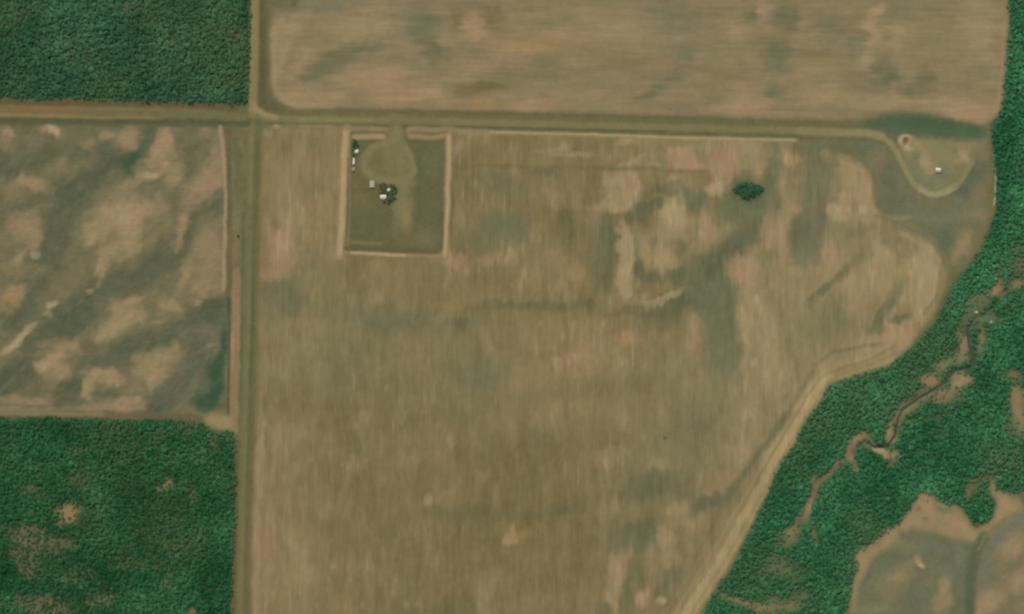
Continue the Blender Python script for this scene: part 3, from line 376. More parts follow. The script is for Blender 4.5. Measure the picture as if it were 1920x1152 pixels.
# pale tongue at the wood's corner, and the wood's bare northern margin
fill([(376,782),(396,774),(434,778),(438,800),(424,806),(404,806),(390,800)], (146,128,92), 4, .95, .3)
fill([(400,806),(412,806),(408,836),(396,840)], (92,94,66), 4, .7, .3)
stroke([(B,774),(0,774),(140,777),(260,779)], 8, (128,116,86), 3, .9, .25)
stroke([(200,777),(330,782),(376,784)], 10, (104,92,68), 4, .7, .3)
stroke([(437,812),(437,850)], 6, (112,98,66), 3, .7)
stroke([(446,830),(444,960),(440,1080),(436,1152),(432,1312)], 12, (98,90,58), 3, .9)
stroke([(464,900),(462,1000),(458,1152)], 7, (116,94,62), 3, .6)

# roads themselves
stroke(NS_ROAD[:4], 15, (133,119,80), 3, .95, .05)
stroke([(476,-160),(474,0),(471,150),(470,200)], 4, (140,124,82), 2, .7, .05)
stroke(NS_ROAD[3:], 13, (112,108,72), 4, .8, .05)
stroke(NS_ROAD[3:6], 5, (124,117,80), 3, .7, .05)
stroke([(x + 2, y) for x, y in NS_ROAD[6:]], 4, (118,113,76), 3, .6, .05)
stroke(EW_WEST[:4], 22, (121,104,70), 4, .95, .08)
stroke([(B,200),(0,202),(160,205)], 7, (126,102,70), 3, .7, .1)
stroke([(B,214),(0,216),(150,219),(290,220)], 6, (137,121,78), 3, .9, .08)
stroke(EW_WEST[2:], 13, (107,103,70), 4, .7, .08)
stroke([(300,215),(474,219)], 9, (109,106,74), 4, .8, .08)
stroke(EW_EAST, 13, (121,115,79), 4, .9, .05)
stroke([(560,224),(700,226)], 5, (128,124,78), 3, .8, .05)
stroke([(476,195),(482,206),(496,215),(518,221)], 10, (146,128,90), 4, .95, .05)
stroke([(700,235),(900,239),(1100,244),(1250,247)], 4, (100,92,58), 2, .7, .05)
stroke([(1500,247),(1580,249),(1625,250),(1652,257)], 14, (132,122,85), 4, .9, .05)
stroke([(1570,250),(1620,250),(1640,254)], 6, (140,127,92), 3, .8, .05)
stroke(LOOP[:7], 11, (137,129,91), 3, .9, .05)
stroke(LOOP[6:11], 11, (147,141,101), 3, .95, .05)
stroke(LOOP[8:13], 7, (143,139,98), 3, .7, .05)
stroke(LOOP[10:], 8, (126,118,82), 4, .7, .05)
# pale margin of the great field along the road
stroke([(852,247),(950,249),(1100,253),(1300,260),(1494,264)], 8, (140,126,90), 3, .7, .1)
stroke([(920,248),(1100,252),(1300,259),(1490,263)], 4.5, (162,144,108), 2, .85, .1)
stroke([(505,238),(560,236),(640,237)], 5, (134,121,86), 3, .7, .2)
stroke([(560,236),(620,237)], 4, (150,132,98), 2, .6, .2)
blobs('518 237 7 5 0 a .7;505 244 10 5 0 s .5', None, .3)

# --- farmstead
fill(YARD, (99,97,65), 4, 1)
blobs('''690 430 50 34 0 e .6;680 400 40 40 0 e .4;805 320 26 80 0 e .8;805 300 22 30 0 g .3;810 400 24 40 0 e .5;770 440 40 24 0 b .4;800 450 24 20 0 h .4;700 320 30 30 0 b .5;672 340 14 50 0 b .4;690 375 24 20 0 b .4''', None, .5)
stroke([(784,300),(786,380),(778,430)], 9, (92,94,60), 5, .6, .2)
# drive and turning circle
stroke([(742,226),(742,245),(744,266),(752,290)], 30, (117,110,76), 5, .9, .1)
fill([(700,275),(722,268),(762,262),(775,280),(782,310),(778,335),(764,343),(722,343),(694,330),(680,312),(680,290)], (118,110,74), 5, .95, .1)
stroke([(744,240),(744,262),(722,268),(698,276),(682,296),(684,318),(702,336),(730,342),(762,340),(776,322),(774,296),(762,276)], 12, (127,119,83), 4, .85, .05)
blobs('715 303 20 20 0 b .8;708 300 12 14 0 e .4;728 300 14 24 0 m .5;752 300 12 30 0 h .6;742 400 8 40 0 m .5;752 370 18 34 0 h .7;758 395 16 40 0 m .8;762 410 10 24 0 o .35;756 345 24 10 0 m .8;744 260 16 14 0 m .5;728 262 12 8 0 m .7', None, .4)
stroke([(758,238),(762,262),(776,285),(782,310)], 6, (90,92,64), 4, .6, .1)
# cultivated shelter strips round the yard
stroke([(650,240),(645,330),(641,400),(639,440),(637,480)], 15, (152,130,94), 3, .95, .12)
stroke([(648,250),(644,340),(640,420),(637,476)], 9, (170,148,110), 3, .85, .12)
stroke([(841,252),(841,330),(838,400),(835,482)], 12, (146,125,90), 3, .95, .12)
stroke([(842,258),(841,340),(838,410),(834,480)], 7, (168,148,110), 3, .9, .15)
stroke([(645,473),(700,476),(760,479),(830,481)], 7, (144,126,90), 3, .9, .15)
stroke([(660,474),(705,476),(760,479)], 5, (168,150,112), 2, .9, .1)
stroke([(660,454),(690,456),(712,457)], 5, (128,116,84), 3, .7, .1)
stroke([(648,466),(700,468),(820,474)], 8, (94,84,54), 3, .7, .1)
stroke([(646,238),(660,240),(690,240),(722,243)], 7, (140,122,90), 3, .85, .15)
stroke([(660,249),(722,250)], 7, (104,94,60), 3, .8, .1)
stroke([(664,257),(700,257),(718,257)], 10, (154,134,98), 3, .95, .1)
stroke([(766,243),(800,242),(850,244),(880,246)], 9, (142,125,92), 3, .9, .3)
stroke([(768,257),(800,257),(830,257)], 9, (146,126,92), 3, .9, .25)
stroke([(770,250),(838,250)], 4, (116,98,68), 2, .8, .2)
stroke([(656,285),(656,370),(653,460)], 3.5, (128,116,82), 2, .8, .1)
stroke([(653,296),(652,400),(650,440)], 3, (104,92,60), 2, .6, .1)
stroke([(831,400),(829,470)], 5, (90,84,54), 3, .6, .1)
stroke([(849,340),(847,440)], 6, (110,96,66), 4, .6, .2)
# earth pit with its spoil bank, scraped ground at the small barn, gravel path by the east wood
blobs('1697 266 14 14 0 t .9;1706 262 14 8 20 p .7;1712 272 12 12 0 p .5;1690 262 5 8 20 w .8;1702 278 9 5 10 w .9;1700 256 10 4 0 a .9;1698 265 5 8 10 b 1;1745 322 12 6 0 p .8;1765 327 9 9 0 s .7;1758 333 14 5 0 s .6', None, .2)
PATH = [(1862,284),(1864,310),(1867,335),(1866,360),(1864,384)]
stroke(PATH, 3.2, (168,166,132), 1.5, .85, .1)
blobs('1830 586 6 5 0 h .9;1858 606 6 5 0 s .9;1862 308 3 20 0 m .5', None, .3)
COL += (n2 * 3 + vnoise(5, 5, 71) * 2.2)[..., None] * np.array([1, .92, .8], np.float32)
COL = np.clip(COL, 8, 235)
#PAINT-END

def lin(c):
    c = np.asarray(c, np.float64) / 255.0
    return np.where(c <= 0.04045, c / 12.92, ((c + 0.055) / 1.055) ** 2.4)

# ------------------------------------------------------------------ relief
def band(pts, wid, soft, wob=0.0):
    f = np.zeros((NY, NX), np.float32); b, m = linemask(pts, wid, soft, wob); f[b] = m; return f
CREEK = [(1940,520),(1905,528),(1880,552),(1862,575),(1845,592),(1822,602),(1814,618),(1817,645),(1825,668),(1827,680),(1816,689),(1792,694),(1781,705),(1772,716),(1748,732),(1728,743),(1708,757),(1692,768),(1683,788),(1678,815),(1664,838),(1640,838),(1622,826),(1606,838),(1596,858),(1570,878),(1540,898),(1524,915),(1516,945),(1506,975),(1495,1000)]
HZ = fbm(300, 300, 81, 3) * 0.9 + fbm(30, 30, 82) * 0.10 + vnoise(6, 6, 83) * 0.03
for pts, wd in ((NS_ROAD, 16), (EW_WEST, 20), (EW_EAST, 15)):
    HZ += 0.55 * band(pts, wd, 6) - 0.55 * (band(pts, wd + 26, 6) - band(pts, wd + 8, 6))
HZ += 0.12 * band(LOOP, 10, 4)
HZ -= 1.5 * band(CREEK, 9, 5, .1)
HZ -= 0.2 * band(FURROW, 7, 4, .35)
HZ -= 0.9 * band([(1630,240),(1700,232),(1760,238),(1846,248)], 20, 8)
for pts in ([(650,240),(645,330),(641,400),(637,480)], [(841,252),(841,330),(838,400),(835,482)], [(645,473),(700,476),(760,479),(830,481)], [(664,257),(718,257)], [(766,243),(850,244)], [(768,257),(830,257)]):
    HZ += 0.35 * band(pts, 12, 5, .12)
rp = np.hypot(GU - 1698, GV - 266)
HZ += 1.3 * np.exp(-((rp - 10) / 3.6) ** 2) - 1.4 * np.exp(-(rp / 5.0) ** 2)
# worked soil: shallow furrow ridges
HZ += fM * vnoise(5, 120, 84) * 0.05 + fN * vnoise(120, 5, 85) * 0.05 + fW * vnoise(40, 6, 86, -38) * 0.05
edge = np.minimum(np.minimum(GU - U0, U1 - GU), np.minimum(GV - V0, V1 - GV))
HZ = (HZ * sstep(0, 60, edge)).astype(np.float32)

def height(u, v):
    x = min(max((u - U0) / ST, 0), NX - 1.001); y = min(max((v - V0) / ST, 0), NY - 1.001)
    i, j = int(x), int(y); a, b = x - i, y - j
    return float((HZ[j, i] * (1 - a) + HZ[j, i + 1] * a) * (1 - b) + (HZ[j + 1, i] * (1 - a) + HZ[j + 1, i + 1] * a) * b)

ALB = np.clip(lin(COL) / KLIT, 0.003, 0.85).astype(np.float32)

# ------------------------------------------------------------------ materials
def new_mat(name):
    m = bpy.data.materials.new(name); m.use_nodes = True
    t = m.node_tree; p = t.nodes['Principled BSDF']
    p.inputs['Roughness'].default_value = 0.95; p.inputs['Specular IOR Level'].default_value = 0.08
    return m, t, p

def land_mat(name, sx, sy, ang, amp=0.10, bump=0.25):
    """soil colour from the survey + grain stretched along the working direction + clods"""
    m, t, p = new_mat(name)
    at = t.nodes.new('ShaderNodeAttribute'); at.attribute_name = 'soil'
    tc = t.nodes.new('ShaderNodeTexCoord')
    mp = t.nodes.new('ShaderNodeMapping'); mp.inputs['Rotation'].default_value = (0, 0, math.radians(ang)); mp.inputs['Scale'].default_value = (sx, sy, 1)
    t.links.new(tc.outputs['Object'], mp.inputs['Vector'])
    n = t.nodes.new('ShaderNodeTexNoise'); n.inputs['Scale'].default_value = 1.0; n.inputs['Detail'].default_value = 4; n.inputs['Roughness'].default_value = .6
    t.links.new(mp.outputs[0], n.inputs['Vector'])
    mr = t.nodes.new('ShaderNodeMapRange'); mr.inputs['From Min'].default_value = .25; mr.inputs['From Max'].default_value = .75
    mr.inputs['To Min'].default_value = 1 - amp; mr.inputs['To Max'].default_value = 1 + amp
    t.links.new(n.outputs['Fac'], mr.inputs['Value'])
    mx = t.nodes.new('ShaderNodeVectorMath'); mx.operation = 'SCALE'
    t.links.new(at.outputs['Color'], mx.inputs[0]); t.links.new(mr.outputs[0], mx.inputs['Scale'])
    t.links.new(mx.outputs[0], p.inputs['Base Color'])
    n2 = t.nodes.new('ShaderNodeTexNoise'); n2.inputs['Scale'].default_value = 0.9; n2.inputs['Detail'].default_value = 3
    t.links.new(tc.outputs['Object'], n2.inputs['Vector'])
    bp = t.nodes.new('ShaderNodeBump'); bp.inputs['Strength'].default_value = bump; bp.inputs['Distance'].default_value = 0.25
    t.links.new(n2.outputs['Fac'], bp.inputs['Height']); t.links.new(bp.outputs[0], p.inputs['Normal'])
    return m

def plain_mat(name, srgb, rough=0.7, var=0.12, scale=3.0, spec=0.2, metal=0.0):
    m, t, p = new_mat(name)
    c = lin(srgb)
    tc = t.nodes.new('ShaderNodeTexCoord'); n = t.nodes.new('ShaderNodeTexNoise'); n.inputs['Scale'].default_value = scale; n.inputs['Detail'].default_value = 5
    t.links.new(tc.outputs['Object'], n.inputs['Vector'])
    r = t.nodes.new('ShaderNodeValToRGB')
    r.color_ramp.elements[0].position = .3; r.color_ramp.elements[1].position = .7
    r.color_ramp.elements[0].color = (*[float(x) * (1 - var) for x in c], 1); r.color_ramp.elements[1].color = (*[min(1, float(x) * (1 + var)) for x in c], 1)
    t.links.new(n.outputs['Fac'], r.inputs['Fac']); t.links.new(r.outputs[0], p.inputs['Base Color'])
    p.inputs['Roughness'].default_value = rough; p.inputs['Specular IOR Level'].default_value = spec; p.inputs['Metallic'].default_value = metal
    return m

M_NS = land_mat('stubble_rows_north_south', .45, .03, 0)
M_EW = land_mat('stubble_rows_east_west', .03, .45, 0)
M_DG = land_mat('stubble_rows_diagonal', .06, .3, 38)
M_GR = land_mat('rough_grass', .35, .35, 0, .12)
M_RD = land_mat('packed_gravel', .25, .25, 0, .08, .1)
M_SO = land_mat('turned_soil', .4, .4, 0, .12, .35)

# ------------------------------------------------------------------ the land as pieces of one gapless surface
def tag(o, label=None, cat=None, group=None, kind=None):
    if label: o['label'] = label
    if cat: o['category'] = cat
    if group: o['group'] = group
    if kind: o['kind'] = kind
    return o

cu = GU[:-1, :-1] + ST / 2; cv = GV[:-1, :-1] + ST / 2
CLS = np.zeros(cu.shape, np.int32)
cwu, cwv = WU[:-1, :-1], WV[:-1, :-1]
def cls_poly(poly, k, wob=.2): CLS[inside(poly, cu + wob * cwu, cv + wob * cwv)] = k
def cls_line(pts, wid, k, wob=.05): CLS[linedist(pts, cu + wob * cwu, cv + wob * cwv) < wid / 2] = k
cls_poly(NORTH, 1, .25); cls_poly(WEST, 2); cls_poly(MAIN, 3, .12); cls_poly(SE1, 4, .3); cls_poly(SE2, 5, .3)
cls_poly([(1640,262),(1668,262),(1690,300),(1688,258),(1850,262),(1862,262),(1866,400),(1850,440),(1815,490),(1790,515),(1781,505),(1754,448),(1725,424),(1670,412),(1646,390),(1640,340),(1628,316),(1602,297)], 6, .1)
cls_poly([(1600,243),(1625,232),(1660,218),(1700,212),(1745,217),(1790,230),(1840,236),(1852,246),(1850,258),(1760,256),(1690,256),(1660,252)], 7, .1)
cls_poly(YARD, 8, 0)
for k, (pts, wd) in enumerate((([(650,240),(645,330),(641,400),(639,440),(637,482)], 15), ([(841,252),(841,330),(838,400),(835,484)], 12), ([(646,473),(700,476),(760,479),(830,481)], 8), ([(662,257),(718,257)], 10), ([(768,257),(831,257)], 9), ([(764,243),(834,243)], 8))):
    cls_line(pts, wd, 20 + k, .1)
cls_line([(443,500),(443,600),(440,700),(438,800)], 16, 26, .1)
CLS[inside([(700,275),(722,268),(762,262),(775,280),(782,310),(778,335),(764,343),(722,343),(694,330),(680,312),(680,290)], cu, cv)] = 13
cls_line([(742,226),(742,245),(744,266),(750,280)], 30, 13)
cls_line(EW_WEST, 20, 11); cls_line(EW_EAST, 14, 12); cls_line(LOOP, 11, 14)
CLS[(np.hypot(cu - 480 , cv - 214) < 14)] = 12
cls_line(NS_ROAD, 14, 10)
cls_line(PATH, 3.5, 15)
CLS[np.hypot(cu - 1698, cv - 266) < 15] = 16

VX = ((GU - 960) * S).astype(np.float32); VY = ((576 - GV) * S).astype(np.float32)
def land_piece(name, k, mat, label, cat, ring=False):
    jj, ii = np.nonzero(CLS == k)
    a = jj * NX + ii
    quads = np.stack([a + NX, a + NX + 1, a + 1, a], 1)
    ids, inv = np.unique(quads, return_inverse=True)
    inv = inv.reshape(-1, 4)
    co = np.stack([VX.ravel()[ids], VY.ravel()[ids], HZ.ravel()[ids]], 1)
    cl = np.concatenate([ALB.reshape(-1, 3)[ids], np.ones((len(ids), 1), np.float32)], 1)
    if ring:                                   # the same sheet goes on to the horizon
        x0, x1, y0, y1 = VX[0, 0], VX[0, -1], VY[-1, 0], VY[0, 0]; R = 16000.0
        xs = [-R, -5000, x0, x1, 5000, R]; ys = [-R, -5000, y0, y1, 5000, R]
        n0 = len(co)
        rc = np.array([(x, y, 0.0) for y in ys for x in xs], np.float32)
        rq = [[n0 + j * 6 + i, n0 + j * 6 + i + 1, n0 + (j + 1) * 6 + i + 1, n0 + (j + 1) * 6 + i] for j in range(5) for i in range(5) if not (i == 2 and j == 2)]
        co = np.concatenate([co, rc]); inv = np.concatenate([inv, np.array(rq)])
        rcol = np.tile(np.concatenate([lin((118, 110, 78)) / KLIT, [1]]), (36, 1)).astype(np.float32)
        cl = np.concatenate([cl, rcol])
    me = bpy.data.meshes.new(name)
    nq = len(inv)
    me.vertices.add(len(co)); me.vertices.foreach_set('co', co.astype(np.float32).ravel())
    me.loops.add(nq * 4); me.loops.foreach_set('vertex_index', inv.astype(np.int32).ravel())
    me.polygons.add(nq); me.polygons.foreach_set('loop_start', (np.arange(nq) * 4).astype(np.int32))
    me.polygons.foreach_set('use_smooth', np.ones(nq, bool))
    me.update(calc_edges=True)
    at = me.attributes.new('soil', 'FLOAT_COLOR', 'POINT'); at.data.foreach_set('color', cl.astype(np.float32).ravel())
    me.materials.append(mat)
    o = bpy.data.objects.new(name, me); C.objects.link(o)
    return tag(o, label, cat, None, 'structure')

land_piece('ground', 0, M_GR, 'olive rough ground of verges and woodland floor between the fields', 'ground', ring=True)
land_piece('crop_field', 1, M_EW, 'wide tan stubble field north of the east-west road', 'field')
land_piece('crop_field', 2, M_DG, 'mottled tan and dark green field west of the north-south road', 'field')
land_piece('crop_field', 3, M_NS, 'great olive-tan stubble field round the farmyard', 'field')
land_piece('crop_field', 4, M_SO, 'grey-green rounded field southeast of the creek wood', 'field')
land_piece('crop_field', 5, M_SO, 'brown field in the southeast corner beyond a green strip', 'field')
land_piece('meadow_field', 6, M_GR, 'rough green-grey grassland around the looping track', 'meadow')
land_piece('drain_ground', 7, M_GR, 'dark green damp drain below the north field beside the east wood', 'ditch')
land_piece('yard_lawn', 8, M_GR, 'olive-green mown lawn of the square farmyard', 'lawn')
land_piece('gravel_road', 10, M_RD, 'straight north-south dirt road past the fields', 'road')
land_piece('gravel_road', 11, M_RD, 'brown dirt road running west from the crossroads under the northwest wood', 'road')
land_piece('gravel_road', 12, M_RD, 'olive dirt road running east from the crossroads to the loop', 'road')
land_piece('driveway_road', 13, M_RD, 'worn drive with round turning circle in the farmyard', 'driveway')
land_piece('track_road', 14, M_RD, 'pale curved track looping at the east end of the road', 'track')
land_piece('gravel_path', 15, M_RD, 'thin pale path along the edge of the east wood', 'path')
land_piece('spoil_ground', 16, M_SO, 'pale ring of dug earth round a dark pit beside the looping track', 'earth bank')
for k, lb in enumerate(('broad pale bare strip on the west side of the farmyard', 'pale bare strip on the east side of the farmyard', 'thin pale bare strip on the south side of the farmyard', 'short pale bare strip at the farmyard front west of the drive', 'inner short bare strip at the farmyard front east of the drive', 'outer short bare strip at the farmyard front east of the drive', 'narrow brown worked strip between the west field and the road')):
    land_piece('bare_ground', 20 + k, M_SO, lb, 'soil strip')

# creek water
def ribbon(name, pts, wid, z, mat):
    P = []
    for a, b in zip(pts[:-1], pts[1:]):
        n = max(1, int(math.hypot(b[0] - a[0], b[1] - a[1]) / 6))
        for i in range(n): P.append((a[0] + (b[0] - a[0]) * i / n, a[1] + (b[1] - a[1]) * i / n))
    P.append(pts[-1])
    rr = random.Random(3); vs_, fs_ = [], []
    for i, (x, y) in enumerate(P):
        q = P[min(i + 1, len(P) - 1)]; p = P[max(i - 1, 0)]
        dx, dy = q[0] - p[0], q[1] - p[1]; L = math.hypot(dx, dy) or 1
        h = wid / 2 * rr.uniform(.75, 1.2)
        for sgn in (-1, 1): vs_.append(U(x - dy / L * h * sgn, y + dx / L * h * sgn, z + height(x, y)))
        if i: fs_.append((2 * i - 2, 2 * i - 1, 2 * i + 1, 2 * i))
    me = bpy.data.meshes.new(name); me.from_pydata(vs_, [], fs_); me.materials.append(mat)
    o = bpy.data.objects.new(name, me); C.objects.link(o); return o
M_WATER, t_, p_ = new_mat('creek_water')
p_.inputs['Base Color'].default_value = (*[float(x) for x in lin((62, 62, 44))], 1); p_.inputs['Roughness'].default_value = .25; p_.inputs['Specular IOR Level'].default_value = .15
nn = t_.nodes.new('ShaderNodeTexNoise'); nn.inputs['Scale'].default_value = 1.2; bb = t_.nodes.new('ShaderNodeBump'); bb.inputs['Strength'].default_value = .2
t_.links.new(nn.outputs['Fac'], bb.inputs['Height']); t_.links.new(bb.outputs[0], p_.inputs['Normal'])
tag(ribbon('creek_water', CREEK[5:24], 5.0, 0.35, M_WATER), 'narrow dark creek winding through the eastern wood clearings', 'creek', None, 'structure')

# ------------------------------------------------------------------ trees
M_BARK = plain_mat('bark', (92, 80, 66), .9, .25, 4)
def leaf_mat(name, inst):
    m, t, p = new_mat(name)
    if inst:
        a = t.nodes.new('ShaderNodeAttribute'); a.attribute_type = 'INSTANCER'; a.attribute_name = 'leafcol'; src = a.outputs['Color']
    else:
        a = t.nodes.new('ShaderNodeObjectInfo'); src = a.outputs['Color']
    tc = t.nodes.new('ShaderNodeTexCoord'); n = t.nodes.new('ShaderNodeTexNoise'); n.inputs['Scale'].default_value = 1.1; n.inputs['Detail'].default_value = 2
    t.links.new(tc.outputs['Object'], n.inputs['Vector'])
    mr = t.nodes.new('ShaderNodeMapRange'); mr.inputs['To Min'].default_value = .75; mr.inputs['To Max'].default_value = 1.25
    t.links.new(n.outputs['Fac'], mr.inputs['Value'])
    mx = t.nodes.new('ShaderNodeVectorMath'); mx.operation = 'SCALE'
    t.links.new(src, mx.inputs[0]); t.links.new(mr.outputs[0], mx.inputs['Scale']); t.links.new(mx.outputs[0], p.inputs['Base Color'])
    p.inputs['Roughness'].default_value = .7; p.inputs['Specular IOR Level'].default_value = .1
    tl = t.nodes.new('ShaderNodeBsdfTranslucent'); t.links.new(mx.outputs[0], tl.inputs['Color'])
    ms = t.nodes.new('ShaderNodeMixShader'); ms.inputs[0].default_value = .42
    t.links.new(p.outputs[0], ms.inputs[1]); t.links.new(tl.outputs[0], ms.inputs[2])
    t.links.new(ms.outputs[0], t.nodes['Material Output'].inputs['Surface'])
    return m
M_LEAF_I = leaf_mat('leaves_of_the_wood', True)
M_LEAF_O = leaf_mat('leaves', False)

def crown_data(seed, rad=2.6, hh=3.6, base=2.2, n=300, leaf=.62, lumps=8):
    r = random.Random(seed); V, F = [], []
    cs = [(0, 0, base + hh * .55, rad * .75)]
    for i in range(lumps):
        a = i / lumps * 6.283 + r.uniform(-.4, .4); d = rad * r.uniform(.35, .72)
        cs.append((math.cos(a) * d, math.sin(a) * d, base + hh * r.uniform(.2, .75), rad * r.uniform(.3, .5)))
    for i in range(n):
        cx, cy, cz, cr = cs[r.randrange(len(cs))] if r.random() < .8 else cs[0]
        d = Vector((r.gauss(0, 1), r.gauss(0, 1), r.gauss(.25, .9))).normalized()
        q = Vector((cx, cy, cz)) + d * cr * r.uniform(.7, 1.08)
        nrm = (d + Vector((r.uniform(-.7, .7), r.uniform(-.7, .7), r.uniform(-.3, .7)))).normalized()
        s1 = nrm.orthogonal().normalized(); s1 = Matrix.Rotation(r.uniform(0, 6.28), 3, nrm) @ s1; s2 = nrm.cross(s1)
        l = leaf * r.uniform(.6, 1.25); k = len(V)
        for sx, sy in ((-1, -.5), (.2, -.8), (1, .1), (-.1, .8)): V.append(q + s1 * l * .5 * sx + s2 * l * .5 * sy)
        F.append((k, k + 1, k + 2, k + 3))
    return V, F
def tube(V, F, a, b, ra, rb, n=6):
    a, b = Vector(a), Vector(b); ax = (b - a).normalized(); s = ax.orthogonal().normalized(); t = ax.cross(s); k = len(V)
    for p, r in ((a, ra), (b, rb)):
        for i in range(n):
            w_ = i / n * 6.2832; V.append(p + s * r * math.cos(w_) + t * r * math.sin(w_))
    for i in range(n): F.append((k + i, k + (i + 1) % n, k + n + (i + 1) % n, k + n + i))
def trunk_data(seed, base=2.2, hh=3.6):
    r = random.Random(seed + 900); V, F = [], []
    tube(V, F, (0, 0, -.3), (.1, .05, base), .2, .14); tube(V, F, (.1, .05, base), (0, .1, base + hh * .7), .14, .04)
    for i in range(4):
        w_ = i * 1.57 + r.uniform(-.4, .4)
        tube(V, F, (.05, .03, base * r.uniform(.7, 1)), (math.cos(w_) * 1.4, math.sin(w_) * 1.4, base + hh * r.uniform(.3, .5)), .08, .03, 5)
    return V, F
def mk(name, V, F, mats, idx=None):
    me = bpy.data.meshes.new(name); me.from_pydata([tuple(v) for v in V], [], F)
    for m in mats: me.materials.append(m)
    if idx is not None: me.polygons.foreach_set('material_index', idx)
    return me
NV = 5
CROWN_ME, TRUNK_ME = [], []
protos = bpy.data.collections.new('tree_kinds')
for i in range(NV):
    cV, cF = crown_data(i, rad=2.5 + .15 * (i % 3), hh=2.5 + .3 * (i % 2), n=300)
    tV, tF = trunk_data(i)
    CROWN_ME.append(mk('crown', cV, cF, [M_LEAF_O])); TRUNK_ME.append(mk('trunk', tV, tF, [M_BARK]))
    k = len(cV)
    me = mk('tree_kind', list(cV) + list(tV), cF + [tuple(x + k for x in f) for f in tF], [M_LEAF_I, M_BARK], [0] * len(cF) + [1] * len(tF))
    protos.objects.link(bpy.data.objects.new('tree_kind', me))
SHRUB_ME = [mk('crown', *crown_data(50 + i, rad=1.9, hh=1.9, base=.2, n=220, leaf=.5, lumps=7), [M_LEAF_O]) for i in range(3)]
STEM_ME = mk('stem', *trunk_data(77, .5, 1.4), [M_BARK])

def gapmask(text, lim=1.0):
    g = np.zeros((NY, NX), np.float32)
    for ln in text.strip().split(';'):
        q = ln.split()
        if len(q) < 7: continue
        x, y, rx, ry, an, al = float(q[0]), float(q[1]), float(q[2]), float(q[3]), float(q[4]), float(q[6])
        R = max(rx, ry) * 1.5 + 22; b = box(x - R, y - R, x + R, y + R)
        a = math.radians(an); c, s = math.cos(a), math.sin(a); sc = min(1.0, min(rx, ry) / 14.0) * .8
        X = GU[b] - x + WU[b] * sc; Y = GV[b] - y + WV[b] * sc
        r = np.hypot((X * c + Y * s) / rx, (-X * s + Y * c) / ry)
        g[b] = np.maximum(g[b], (1 - sstep(.5, 1.35, r)) * al * lim)
    return g
rng = np.random.default_rng(17)
LN1 = fbm(70, 70, 101); LN2 = fbm(120, 120, 102); LN3 = vnoise(16, 16, 103)
def at_nodes(a, u, v):
    return a[np.clip(((v - V0) / ST).round().astype(int), 0, NY - 1), np.clip(((u - U0) / ST).round().astype(int), 0, NX - 1)]
LEAF_GAIN = 1.12
def wood_points(mask, gaps, dark, light, olive, sp=4.5, warmgap=.8):
    g = np.arange(U0 + 4, U1 - 4, sp); h = np.arange(V0 + 4, V1 - 4, sp)
    X, Y = np.meshgrid(g, h); X = X.ravel() + rng.uniform(-.45, .45, X.size) * sp; Y = Y.ravel() + rng.uniform(-.45, .45, Y.size) * sp
    m = at_nodes(mask, X, Y); gp = at_nodes(gaps, X, Y)
    m = at_nodes(blur(mask, 6), X, Y)
    keep = (m > .22 + .4 * rng.uniform(0, 1, X.size)) & (rng.uniform(0, 1, X.size) < (1 - gp))
    X, Y, gp, m = X[keep], Y[keep], gp[keep], m[keep]
    n = len(X)
    t = np.clip(.45 + at_nodes(LN1, X, Y) * .36 + at_nodes(LN3, X, Y) * .16 + rng.normal(0, .15, n), 0, 1.3)[:, None]
    c = np.array(dark)[None] * (1 - t) + np.array(light)[None] * t
    o = np.clip(at_nodes(LN2, X, Y) * .62 + gp * warmgap + rng.normal(.03, .13, n), 0, .85)[:, None]
    c = c * (1 - o) + np.array(olive)[None] * o
    c = lin(np.clip(c, 0, 255)) * LEAF_GAIN
    s_ = (.62 + .62 * rng.uniform(0, 1, n) ** 1.3) * np.where(rng.uniform(0, 1, n) < .06, 1.4, 1.0) * (1 - .42 * gp) * (.55 + .45 * np.clip(m, 0, 1))
    return X, Y, c, s_, gp

def gn_tree():
    ng = bpy.data.node_groups.new('wood_scatter', 'GeometryNodeTree')
    ng.interface.new_socket('Geometry', in_out='INPUT', socket_type='NodeSocketGeometry'); ng.interface.new_socket('Geometry', in_out='OUTPUT', socket_type='NodeSocketGeometry')
    N = ng.nodes; L = ng.links
    gi = N.new('NodeGroupInput'); go = N.new('NodeGroupOutput')
    ci = N.new('GeometryNodeCollectionInfo'); ci.inputs['Collection'].default_value = protos; ci.inputs['Separate Children'].default_value = True; ci.inputs['Reset Children'].default_value = True
    ip = N.new('GeometryNodeInstanceOnPoints'); ip.inputs['Pick Instance'].default_value = True
    def na(nm, ty):
        a = N.new('GeometryNodeInputNamedAttribute'); a.data_type = ty; a.inputs['Name'].default_value = nm
        return next(o for o in a.outputs if o.enabled and o.name == 'Attribute')
    L.new(gi.outputs[0], ip.inputs['Points']); L.new(ci.outputs[0], ip.inputs['Instance'])
    L.new(na('vid', 'INT'), ip.inputs['Instance Index']); L.new(na('scl', 'FLOAT'), ip.inputs['Scale'])
    cx = N.new('ShaderNodeCombineXYZ'); L.new(na('rot', 'FLOAT'), cx.inputs['Z']); L.new(cx.outputs[0], ip.inputs['Rotation'])
    L.new(ip.outputs[0], go.inputs[0])
    return ng
NG = gn_tree()
